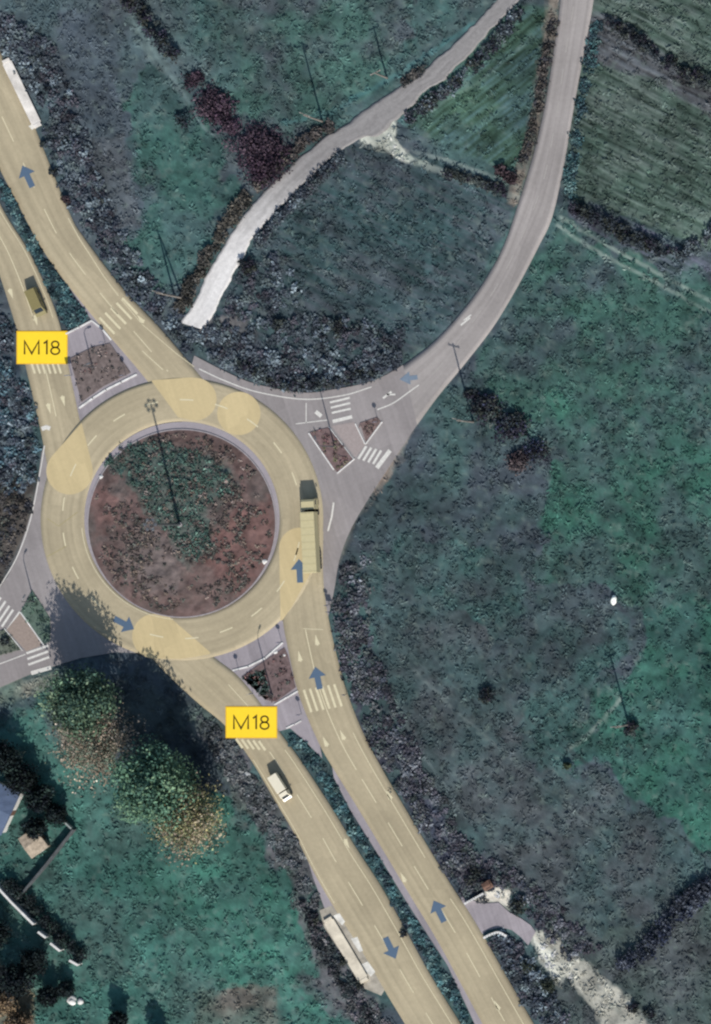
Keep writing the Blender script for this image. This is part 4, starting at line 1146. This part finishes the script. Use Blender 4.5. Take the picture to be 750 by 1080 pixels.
hedge([(250, 385), (300, 404), (350, 404), (395, 392)], 4, 1.2, 80, PAL_DK, 'dark curved hedge lining the grey road above its two zebra crossings', 814)
hedge([(600, 205), (606, 150), (618, 90), (630, 20)], 4, 0.5, 90, PAL_TEAL, 'low green hedge on the outer shoulder of the grey north road', 815)
hedge([(318, 950), (345, 1010), (375, 1055), (400, 1085)], 3.5, 0.9, 70, ['#2b3236', '#34393c', '#3c3a40'], 'dark hedge line between the lower road verge and the meadow', 816)

# --- trees and hedge at the lower left plot
PAL_CY = ['#182022', '#1e2829', '#232e30', '#171c22', '#26332f']
for i, (x, y, h, r, lab) in enumerate((
        (6, 798, 6.0, 2.6, 'dark evergreen tree at the left edge, topmost of the line above the tan roofed shed'),
        (24, 822, 5.2, 2.4, 'dark evergreen tree second in the line above the tan roofed shed'),
        (43, 842, 4.6, 2.1, 'dark evergreen tree third in the line above the tan roofed shed'),
        (60, 858, 3.8, 1.6, 'smallest dark evergreen tree, ending the line at the wall corner'),
        (38, 872, 5.2, 1.7, 'dark evergreen tree leaning over the tan roofed shed'),
        (18, 1030, 8.0, 2.8, 'large dark tree inside the plot below the broken white wall'),
        (52, 1050, 4.2, 1.5, 'dark tree beside the pale rubble at the lower end of the white wall'),
        (125, 1075, 5.2, 1.4, 'slim dark tree at the bottom edge of the meadow, nearer the white wall'),
        (165, 1092, 5.0, 1.4, 'slim dark tree at the bottom edge of the meadow, farther from the white wall'),
        (-6, 985, 6.5, 2.6, 'dark tree at the left edge just under the longest white wall piece'),
        (36, 1012, 5.5, 2.0, 'dark tree under the gap between the white wall pieces'),
        (70, 1042, 3.4, 1.2, 'small dark tree at the far end of the white wall'),
        (2, 1052, 6.0, 2.4, 'dark tree at the left edge above the brown corner tree'),
        (22, 1078, 4.5, 2.0, 'brown leaved tree in the bottom left corner'))):
    pal = ['#7d6a55', '#6b5d4e', '#8a765c', '#5d5446'] if 'brown' in lab else PAL_CY
    tree('evergreen_tree' if 'brown' not in lab else 'broadleaf_tree', x + h * 0.9, y, h, r, 0.1, pal, lab, int(900 + r * 900), 0.34, 60 + i)
for i in range(9):
    x = 4 + i * 9.2; y = 938 + i * 9.4
    ordn = ['first', 'second', 'third', 'fourth', 'fifth', 'sixth', 'seventh', 'eighth', 'ninth'][i]
    shrub(x + 9, y - 6, 8.5, 2.7 + 0.5 * math.sin(i * 2.1), PAL_CY, 'dark evergreen bush behind the broken white wall, %s along it from the left edge' % ordn, 850 + i, 260, 0.26, 'evergreen_bush', 'dark bushes along the broken white wall')


def wall(name, pts, h, t, mat, label, cap=None, px_h=0):
    q = [at(x, y, h) for x, y in pts]
    c = sum(q, Vector()) / len(q); root = thing(name, label, 'wall', (c.x, c.y, -0.1))
    bm = bmesh.new(); bc = bmesh.new()
    for a, b in zip(q, q[1:]):
        d = b - a; rot = Matrix.Rotation(math.atan2(d.y, d.x), 3, 'Z'); m = (a + b) / 2 - c
        box(bm, (m.x, m.y, h / 2), (d.length, t, h), 0.02, rot)
        box(bc, (m.x, m.y, h + 0.055), (d.length + .05, t + .12, .1), 0.02, rot)
    bm_obj('wall_body', bm, mat, root); bm_obj('coping', bc, cap or mat, root)
    return root

for pts, lab in (([(-12, 926), (12, 952), (35, 975)], 'longest white wall piece, running in from the left edge below the meadow'),
                 ([(40, 983), (48, 989)], 'shortest white wall piece, next along after the longest one'),
                 ([(53, 995), (63, 1003)], 'white wall piece third along from the left edge'),
                 ([(73, 1013), (82, 1018)], 'white wall end piece farthest from the left edge')):
    wall('boundary_wall', pts, 2.2, 0.28, M_WALL, lab)
wall('boundary_wall', [(77, 875), (48, 912), (18, 948)], 1.6, 0.2, M_GWALL, 'dark grey plot wall between the tan roofed shed and the white wall')
wall('boundary_wall', [(46, 845), (62, 862), (75, 874)], 1.4, 0.2, mat_plain('pale_blockwork', '#8f9795', 0.9, 0.1, 0.25, 1.2), 'pale low wall ending the line of evergreens at the plot corner')

# shed with tan roof and blue-grey house at the left edge
def hut(name, px, py, sx, sy, h, rz, roofm, wallm, label, cat, slope=0.35, door=True):
    p = at(px, py, h); t = thing(name, label, cat, (p.x, p.y, -0.1), rz)
    bm = bmesh.new(); box(bm, (0, 0, h / 2), (sx, sy, h)); bm_obj('wall', bm, wallm, t)
    bm = bmesh.new()
    e = 0.3
    vs = [bm.verts.new(v) for v in ((-sx / 2 - e, -sy / 2 - e, h + .02), (sx / 2 + e, -sy / 2 - e, h + .02), (sx / 2 + e, sy / 2 + e, h + .02), (-sx / 2 - e, sy / 2 + e, h + .02),
                                    (-sx / 2 - e, 0, h + .02 + slope), (sx / 2 + e, 0, h + .02 + slope))]
    for f in ((0, 1, 5, 4), (2, 3, 4, 5), (0, 4, 3), (1, 2, 5), (3, 2, 1, 0)): bm.faces.new([vs[i] for i in f])
    bmesh.ops.subdivide_edges(bm, edges=bm.edges[:], cuts=3, use_grid_fill=True)
    for v in bm.verts: v.co.z += random.uniform(-.03, .03)
    bm_obj('roof', bm, roofm, t)
    if door:
        bm = bmesh.new(); box(bm, (sx / 2 + .03, 0, 1.0), (.06, .9, 2.0), .01); d = bm_obj('door', bm, M_RED, t)
        bm = bmesh.new(); box(bm, (sx / 2 + .08, .3, 1.0), (.06, .05, .14), .01); bm_obj('handle', bm, M_STEEL, d)
        bm = bmesh.new(); box(bm, (0, -sy / 2 - .03, 1.4), (.9, .06, .8), .01); w = bm_obj('window', bm, M_GLASS, t)
        bm = bmesh.new(); box(bm, (0, -sy / 2 - .08, .96), (1.1, .16, .06), .01); bm_obj('sill', bm, M_WALL, w)
    return t
hut('shed', 35, 889, 3.0, 3.6, 2.2, math.radians(35), M_TAN, M_TAN, 'small tan roofed shed among dark trees at the lower left', 'shed')
hut('house', -4, 852, 5.0, 7.5, 2.8, math.radians(-25), M_BLUEROOF, M_WALL, 'blue grey roofed house cut by the left edge among dark trees', 'house', 0.7)
hut('hut', 514, 934, 1.1, 0.9, 1.6, math.radians(30), M_RED, M_WALL, 'tiny brown and white hut at the pale concrete lay-by entrance', 'hut', .25)
# pale rubble by the white wall's end
def boulder(px, py, r, mat, label, seed, name='boulder', cat='boulder', flat=.7, asp=(1, 1)):
    t_ = bmesh.new(); bmesh.ops.create_icosphere(t_, subdivisions=3, radius=1)
    rd = np.random.default_rng(seed)
    for v in t_.verts:
        k = 1 + .28 * (vnoise(np.array([v.co.x * 1.7 + seed]), np.array([v.co.y * 1.7 + v.co.z * 2]), seed)[0] - .5) * 2
        v.co = Vector((v.co.x * r * k * asp[0], v.co.y * r * k * asp[1], (v.co.z * k * flat + .3) * r))
    o = bm_obj(name, t_, mat, None, True); o.location = (wx(px), wy(py), zg(px, py)); o.rotation_euler = (0, 0, seed)
    return props(o, None, label, cat)
boulder(648, 633, .62, mat_plain('white_stone', '#eef0ea', .8, .2, .06), 'bright white boulder alone in the middle of the east field', 3, flat=1.0, asp=(.75, 1.35))
boulder(76, 1055, .8, M_WALL, 'white rock at the bottom left, larger of two by the wall end', 4)
boulder(85, 1056, .55, M_WALL, 'white rock at the bottom left, smaller of two by the wall end', 5)
boulder(64, 1043, .5, M_TAN, 'tan rock beside the dark tree below the white wall', 6)
boulder(279, 592, .5, M_WALL, 'white painted stone at the east rim of the round island', 7)
boulder(107, 503, .42, M_WALL, 'white painted stone at the west rim of the round island', 8)
boulder(291, 688, .36, M_WALL, 'white stone on the lower triangular island, the larger one', 9)
boulder(300, 691, .28, M_WALL, 'white stone on the lower triangular island, the smaller one', 10)
# white low walls of the lay-by entrance
def lowwall(pts, h, t, label):
    root = thing('low_wall', label, 'wall', (wx(pts[0][0]), wy(pts[0][1]), -0.05)); bm = bmesh.new(); bc = bmesh.new(); o = root.location
    q = W(spline(pts, 10))
    for a, b in zip(q, q[1:]):
        a = Vector((*a, 0)); b = Vector((*b, 0)); d = b - a; m = (a + b) / 2 - Vector((o.x, o.y, 0)); R = Matrix.Rotation(math.atan2(d.y, d.x), 3, 'Z')
        box(bm, (m.x, m.y, h / 2), (d.length + .02, t, h), 0, R); box(bc, (m.x, m.y, h + .04), (d.length + .05, t + .1, .08), 0, R)
    bm_obj('wall_body', bm, M_WALL, root); bm_obj('coping', bc, M_WALL, root)
lowwall([(511, 989), (519, 985), (527, 983), (535, 987)], .7, .3, 'curved white low wall on the lower side of the lay-by entrance')
lowwall([(491, 953), (500, 948), (511, 942)], .8, .25, 'straight white low wall on the upper side of the lay-by entrance')

# ------------------------------------------------------------------ poles, lamps, signs
def utility_pole(px, py, h, label, seed, twin=False):
    t = thing('utility_pole', label, 'utility pole', (wx(px), wy(py), zg(px, py) - .1), random.Random(seed).uniform(-.5, .5), 'wooden utility poles in the fields')
    bm = bmesh.new(); tube(bm, (0, 0, 0), (0, 0, h), .19, .12, 10); bm_obj('pole', bm, M_WOOD, t)
    if twin:
        bm = bmesh.new(); tube(bm, (1.5, 0, 0), (.12, 0, h - .8), .19, .12, 10); bm_obj('strut', bm, M_WOOD, t)
    bm = bmesh.new(); box(bm, (0, .16, h - .45), (2.0, .13, .16), .01); ca = bm_obj('crossarm', bm, M_WOOD, t)
    for x in (-.85, 0.0, .85):
        bm = bmesh.new(); tube(bm, (x, .16, h - .37), (x, .16, h - .3), .03, .03, 8); tube(bm, (x, .16, h - .3), (x, .16, h - .12), .07, .04, 8); bm_obj('insulator', bm, M_LAMP, ca)
    return t
utility_pole(340, 128, 11.2, 'tall wooden pole beside the gravel track fork, left of the two in the north field', 1)
utility_pole(408, 82, 7.6, 'shorter wooden pole beside the upper gravel track in the north field', 2)
utility_pole(184, 312, 9.6, 'wooden pole with a strut beside the white end of the gravel track', 3, True)
utility_pole(499, 445, 11.2, 'wooden pole among dark bushes on the outside of the curved grey road', 4)
utility_pole(663, 764, 10.6, 'lone wooden pole in the lower east field', 5)


def lamp_post(px, py, h, arm, rz, label, z=0.1):
    t = thing('street_lamp', label, 'street lamp', (wx(px), wy(py), z), math.radians(rz))
    bm = bmesh.new(); box(bm, (0, 0, .03), (.4, .4, .06), .01); bm_obj('base_plate', bm, M_STEEL, t)
    bm = bmesh.new(); tube(bm, (0, 0, .05), (0, 0, h - .5), .13, .07, 10); bm_obj('pole', bm, M_STEEL, t)
    bm = bmesh.new(); tube(bm, (0, 0, h - .55), (arm * .4, 0, h - .1), .055, .05, 8); tube(bm, (arm * .4, 0, h - .1), (arm, 0, h), .05, .045, 8); bm_obj('arm', bm, M_STEEL, t)
    bm = bmesh.new(); box(bm, (arm + .3, 0, h + .01), (.75, .28, .13), .04); l = bm_obj('lamp_head', bm, M_STEEL, t)
    bm = bmesh.new(); box(bm, (arm + .34, 0, h - .07), (.5, .2, .04), .01); bm_obj('lens', bm, M_LAMP, l)
    return t
lamp_post(353, 471, 9.4, 1.2, 115, 'street lamp on the reddish triangular island between the two grey zebra crossings')
lamp_post(36, 634, 6.2, .8, 60, 'street lamp on the grassy triangular island at the left edge')
lamp_post(98, 387, 5.2, .8, 20, 'street lamp on the brown triangular island beside the yellow M18 map tag')
lamp_post(287, 732, 8.2, 1.2, 70, 'street lamp on the reddish and green triangular island south of the roundabout')

# high mast with a ring of floodlights on the island
zi = float(isle_h(np.array([192.]), np.array([553.]))[0])
t = thing('lamp_mast', 'tall floodlight mast in the centre of the round island', 'lamp mast', (wx(192), wy(553), zi - .1))
hm = 16.0
bm = bmesh.new(); tube(bm, (0, 0, 0), (0, 0, .5), .42, .4, 16); bm_obj('base_plate', bm, M_KERB, t)
bm = bmesh.new(); tube(bm, (0, 0, .5), (0, 0, hm), .26, .13, 14); bm_obj('pole', bm, M_STEEL, t)
bm = bmesh.new()
for i in range(20):
    a, b = 2 * math.pi * i / 20, 2 * math.pi * (i + 1) / 20
    tube(bm, (.75 * math.cos(a), .75 * math.sin(a), hm - .1), (.75 * math.cos(b), .75 * math.sin(b), hm - .1), .05, .05, 6)
for i in range(4):
    a = math.pi / 2 * i; tube(bm, (0, 0, hm - .1), (.75 * math.cos(a), .75 * math.sin(a), hm - .1), .04, .04, 6)
bm_obj('head_ring', bm, M_STEEL, t)
for i in range(6):
    a = 2 * math.pi * i / 6; R = Matrix.Rotation(a, 3, 'Z')
    bm = bmesh.new(); box(bm, R @ Vector((.95, 0, hm - .2)), (.4, .5, .24), .04, R); l = bm_obj('floodlight', bm, M_STEEL, t)
    bm = bmesh.new(); box(bm, R @ Vector((.97, 0, hm - .34)), (.3, .4, .03), .005, R); bm_obj('lens', bm, M_LAMP, l)


def sign(px, py, rz, face, label, h=2.3, r=.36, rect=False):
    t = thing('traffic_sign', label, 'traffic sign', (wx(px), wy(py), 0.02), math.radians(rz))
    bm = bmesh.new(); tube(bm, (0, 0, 0), (0, 0, h + r), .045, .045, 8); bm_obj('post', bm, M_STEEL, t)
    bm = bmesh.new()
    if rect: box(bm, (0, -.07, h), (1.0, .03, 1.0), .01)
    else: tube(bm, (0, -.055, h), (0, -.085, h), r, r, 24)
    p = bm_obj('sign_plate', bm, face, t)
    bm = bmesh.new()
    if rect: box(bm, (0, -.09, h), (.5, .008, .5), 0)
    else: tube(bm, (0, -.086, h), (0, -.094, h), r * .55, r * .55, 20)
    bm_obj('sign_symbol', bm, M_LAMP, p)
    return t
sign(297, 677, 0, M_SIGNB, 'round traffic sign at the roundabout corner of the lower reddish island', 2.2)
sign(252, 707, 15, M_SIGNB, 'round traffic sign at the left corner of the lower triangular island', 2.0)
sign(267, 731, 10, M_SIGNB, 'square traffic sign on the green half of the lower triangular island', 2.0, .45, True)
sign(318, 753, -5, M_SIGNB, 'round traffic sign beside the lower zebra crossing, at the kerb of the path', 2.2)
sign(111, 361, 10, M_SIGNB, 'round traffic sign at the crossing corner of the brown triangular island', 2.2)
sign(76, 396, 5, M_SIGNB, 'square traffic sign on the left rim of the brown triangular island', 2.2, .45, True)
sign(133, 396, 5, M_SIGNB, 'round traffic sign at the right tip of the brown triangular island', 2.4)
sign(347, 638, -8, M_SIGNB, 'round traffic sign on the grey kerb east of the roundabout approach', 2.0)
sign(350, 645, -8, M_SIGNB, 'square traffic sign just below the round one east of the roundabout approach', 2.0, .45, True)
sign(366, 732, -15, M_SIGNB, 'round traffic sign on the right verge opposite the lower zebra crossing', 2.2)
sign(399, 445, 10, M_SIGNB, 'round traffic sign on the small island between the grey zebra crossings', 2.4)

# ------------------------------------------------------------------ raised bus platforms
def platform(px, py, L, Wd, rz, deckm, label, h=.32):
    p = at(px, py, h); t = thing('bus_platform', label, 'bus platform', (p.x, p.y, 0.0), rz)
    bm = bmesh.new(); box(bm, (0, 0, h / 2 - .1), (L - .1, Wd - .1, h), .02); bm_obj('plinth', bm, M_GWALL, t)
    bm = bmesh.new()
    n = 3
    for i in range(n): box(bm, (-L / 2 + L * (i + .5) / n, 0, h + .04), (L / n - .004, Wd, .12), .015)
    bm_obj('deck', bm, deckm, t)
    bm = bmesh.new(); box(bm, (-L / 2 - .3, 0, .22), (.6, Wd * .8, .5), .02); bm_obj('step', bm, deckm, t)
    bm = bmesh.new(); box(bm, (L / 2 + .3, 0, .22), (.6, Wd * .8, .5), .02); bm_obj('step', bm, deckm, t)
    return t
ang = math.atan2(-(1033 - 972.5), (382 - 346))
platform(365, 1002, 11.6, 1.85, ang + math.pi, M_ROOFC, 'long cream raised platform beside the lower southbound carriageway')
ang = math.atan2(-(128 - 66), (37 - 7))
platform(23, 98, 11.8, 1.7, ang, M_ROOFW, 'long white raised platform beside the upper carriageway at the left edge')
for pl, lab in ((layby_r2, 0), (layby_l1, 1)):
    o = props(slab('pavement', pl, 0.002 if lab == 0 else 0.002, mat_plain('worn_pale_paving', '#a69f92', .9, .1, .35, .7), None, .17), 'structure')
for pts, par in (([(351, 966), (358, 963), (364, 972), (361, 976)], 0), ([(379, 1018), (388, 1014), (396, 1025), (391, 1030)], 0), ([(370, 990), (377, 988), (383, 1003), (379, 1004)], 0), ([(30, 133), (40, 128), (42, 131), (34, 137)], 1)):
    o = props(slab('pavement', pts, 0.012, mat_plain('white_paving', '#d6d3ca', .9, .1, .25, 1.0), None, .03), 'structure')

# ------------------------------------------------------------------ vehicles
def wheel(t, x, y, r, w):
    bm = bmesh.new(); tube(bm, (x, y - w / 2, r), (x, y + w / 2, r), r, r, 18); wl = bm_obj('wheel', bm, M_DARK, t)
    s = 1 if y > 0 else -1
    bm = bmesh.new(); tube(bm, (x, y + s * (w / 2 + .003), r), (x, y + s * (w / 2 + .02), r), r * .58, r * .5, 14); bm_obj('rim', bm, M_STEEL, wl)

def prism(bm, prof, w, wtop=None):
    """side profile (x,z) extruded across y; verts above mid may narrow to wtop"""
    zs = [p[1] for p in prof]; zm, zM = min(zs), max(zs)
    def wd(z): return w / 2 if wtop is None else (w / 2 + (wtop / 2 - w / 2) * (z - zm) / (zM - zm))
    A = [bm.verts.new((x, wd(z), z)) for x, z in prof]; B = [bm.verts.new((x, -wd(z), z)) for x, z in prof]
    n = len(prof)
    for i in range(n): bm.faces.new((A[i], A[(i + 1) % n], B[(i + 1) % n], B[i]))
    bm.faces.new(A[::-1]); bm.faces.new(B)

def quad(bm, pts):
    bm.faces.new([bm.verts.new(p) for p in pts])

# white pickup with a box load bed
p0 = at(295.5, 830, 1.0)
t = thing('pickup', 'small white pickup with a boxed load bed on the lower carriageway', 'pickup', (p0.x, p0.y, .01), math.atan2(-(843 - 818), (304 - 288)))
bm = bmesh.new(); box(bm, (0, 0, .55), (4.9, 1.6, .34), .06); bm_obj('chassis', bm, M_DARK, t)
bm = bmesh.new(); prism(bm, [(1.05, .45), (2.55, .45), (2.6, .95), (2.2, 1.15), (1.75, 1.85), (1.1, 1.9)], 1.72, 1.5); cab = bm_obj('cab', bm, M_VANW, t)
bm = bmesh.new(); quad(bm, [(2.19, .66, 1.19), (2.19, -.66, 1.19), (1.80, -.6, 1.80), (1.80, .6, 1.80)]); w = bm_obj('windscreen', bm, M_GLASS, cab)
w.location = (.02, 0, .015)
for s in (-1, 1):
    bm = bmesh.new(); box(bm, (1.5, s * .775, 1.45), (.6, .02, .4), 0); bm_obj('side_window', bm, M_GLASS, cab)
    bm = bmesh.new(); box(bm, (2.58, s * .6, .78), (.08, .3, .16), .02); bm_obj('headlight', bm, M_LAMP, cab)
    bm = bmesh.new(); box(bm, (1.95, s * .98, 1.2), (.1, .18, .22), .02); bm_obj('mirror', bm, M_DARK, cab)
bm = bmesh.new(); box(bm, (-.8, 0, 1.3), (3.3, 1.72, 1.15), .05); bm_obj('load_box', bm, M_VANW, t)
for x in (-1.7, 1.85):
    for y in (-.76, .76): wheel(t, x, y, .34, .22)

# articulated truck on the roundabout
p0 = at(328, 566, 1.8)
t = thing('truck', 'long cream articulated truck driving north on the east side of the roundabout', 'truck', (p0.x, p0.y, .016), math.radians(93))
bm = bmesh.new(); box(bm, (-1.0, 0, 2.35), (10.6, 2.4, 2.5), .06); tr = bm_obj('trailer', bm, M_TRUCKC, t)
bm = bmesh.new()
for i in range(9): box(bm, (-6 + i * 1.25, 0, 3.615), (.06, 2.36, .03))
bm_obj('roof_rib', bm, M_TRUCKC, tr)
bm = bmesh.new(); prism(bm, [(4.75, .5), (6.6, .5), (6.65, 1.4), (6.45, 2.75), (6.1, 2.95), (4.75, 2.95)], 2.36, 2.2); cab = bm_obj('cab', bm, M_TRUCKC, t)
bm = bmesh.new(); quad(bm, [(6.66, 1.02, 1.55), (6.66, -1.02, 1.55), (6.49, -.98, 2.55), (6.49, .98, 2.55)]); bm_obj('windscreen', bm, M_GLASS, cab)
for s in (-1, 1):
    bm = bmesh.new(); box(bm, (6.62, s * .85, .9), (.08, .35, .2), .02); bm_obj('headlight', bm, M_LAMP, cab)
    bm = bmesh.new(); box(bm, (5.9, s * 1.16, 1.95), (.7, .03, .6), 0); bm_obj('side_window', bm, M_GLASS, cab)
    bm = bmesh.new(); box(bm, (6.5, s * 1.35, 2.0), (.1, .2, .5), .02); bm_obj('mirror', bm, M_DARK, cab)
bm = bmesh.new(); box(bm, (-.2, 0, .85), (11.5, 1.0, .3), .03); bm_obj('chassis', bm, M_DARK, t)
for x in (-5.2, -4.1, -3.0, 4.2, 5.9):
    for y in (-1.0, 1.0): wheel(t, x, y, .48, .3)

# olive van in the upper southbound lane
p0 = at(38, 319, .9)
t = thing('van', 'dull olive van in the upper southbound lane above the M18 map tag', 'van', (p0.x, p0.y, .016), math.atan2(-(333 - 304), (44 - 31)))
bm = bmesh.new(); prism(bm, [(-2.5, .35), (2.4, .35), (2.5, .9), (1.85, 1.12), (1.2, 1.8), (-2.35, 1.85), (-2.5, 1.3)], 1.95, 1.75); bd = bm_obj('body', bm, M_OLIVE, t)
bm = bmesh.new(); quad(bm, [(1.87, .75, 1.15), (1.87, -.75, 1.15), (1.26, -.72, 1.77), (1.26, .72, 1.77)]); w = bm_obj('windscreen', bm, M_GLASS, bd); w.location = (.02, 0, .012)
for s in (-1, 1):
    bm = bmesh.new(); box(bm, (.4, s * .93, 1.4), (1.3, .02, .45), 0); bm_obj('side_window', bm, M_GLASS, bd)
    bm = bmesh.new(); box(bm, (2.44, s * .7, .8), (.1, .3, .18), .02); bm_obj('headlight', bm, M_LAMP, bd)
    bm = bmesh.new(); box(bm, (1.35, s * 1.08, 1.2), (.1, .18, .2), .02); bm_obj('mirror', bm, M_DARK, bd)
for x in (-1.6, 1.6):
    for y in (-.86, .86): wheel(t, x, y, .34, .22)

# ------------------------------------------------------------------ light, sky, camera
EL, AZ = 38.0, 14.5
d = Vector((-math.sin(math.radians(AZ)) * math.cos(math.radians(EL)), math.cos(math.radians(AZ)) * math.cos(math.radians(EL)), -math.sin(math.radians(EL))))
sl = bpy.data.lights.new('sun', 'SUN'); sl.energy = 4.35; sl.angle = math.radians(0.6); sl.color = (1.0, 0.955, 0.89)
so = link(bpy.data.objects.new('sun', sl)); so.rotation_euler = d.to_track_quat('-Z', 'Y').to_euler(); so.location = (0, 0, 200)
w = bpy.data.worlds.new('World'); scene.world = w; w.use_nodes = True
nt = w.node_tree; bg = nt.nodes['Background']
sky = nt.nodes.new('ShaderNodeTexSky'); sky.sky_type = 'NISHITA'; sky.sun_disc = False
sky.sun_elevation = math.radians(EL); sky.sun_rotation = math.radians(180 - AZ); sky.air_density = 1.3
nt.links.new(sky.outputs[0], bg.inputs[0]); bg.inputs[1].default_value = 0.10

cam = bpy.data.cameras.new('camera'); co = link(bpy.data.objects.new('camera', cam))
co.location = (CX, 0, H); co.rotation_euler = (0, 0, 0)
FH = 1080 * S
cam.sensor_fit = 'AUTO'; cam.sensor_width = 36; cam.lens = 36 * H / FH
cam.shift_x = -CX / FH; cam.clip_start = 1; cam.clip_end = 12000
scene.camera = co
vs = scene.view_settings
vs.view_transform = 'Standard'; vs.look = 'None'; vs.gamma = 1; vs.exposure = 0.0; vs.use_curve_mapping = False
scene.render.engine = 'CYCLES'
scene.cycles.filter_width = 2.3
scene.cycles.max_bounces = 4; scene.cycles.use_denoising = True
scene.render.resolution_x = 711; scene.render.resolution_y = 1024
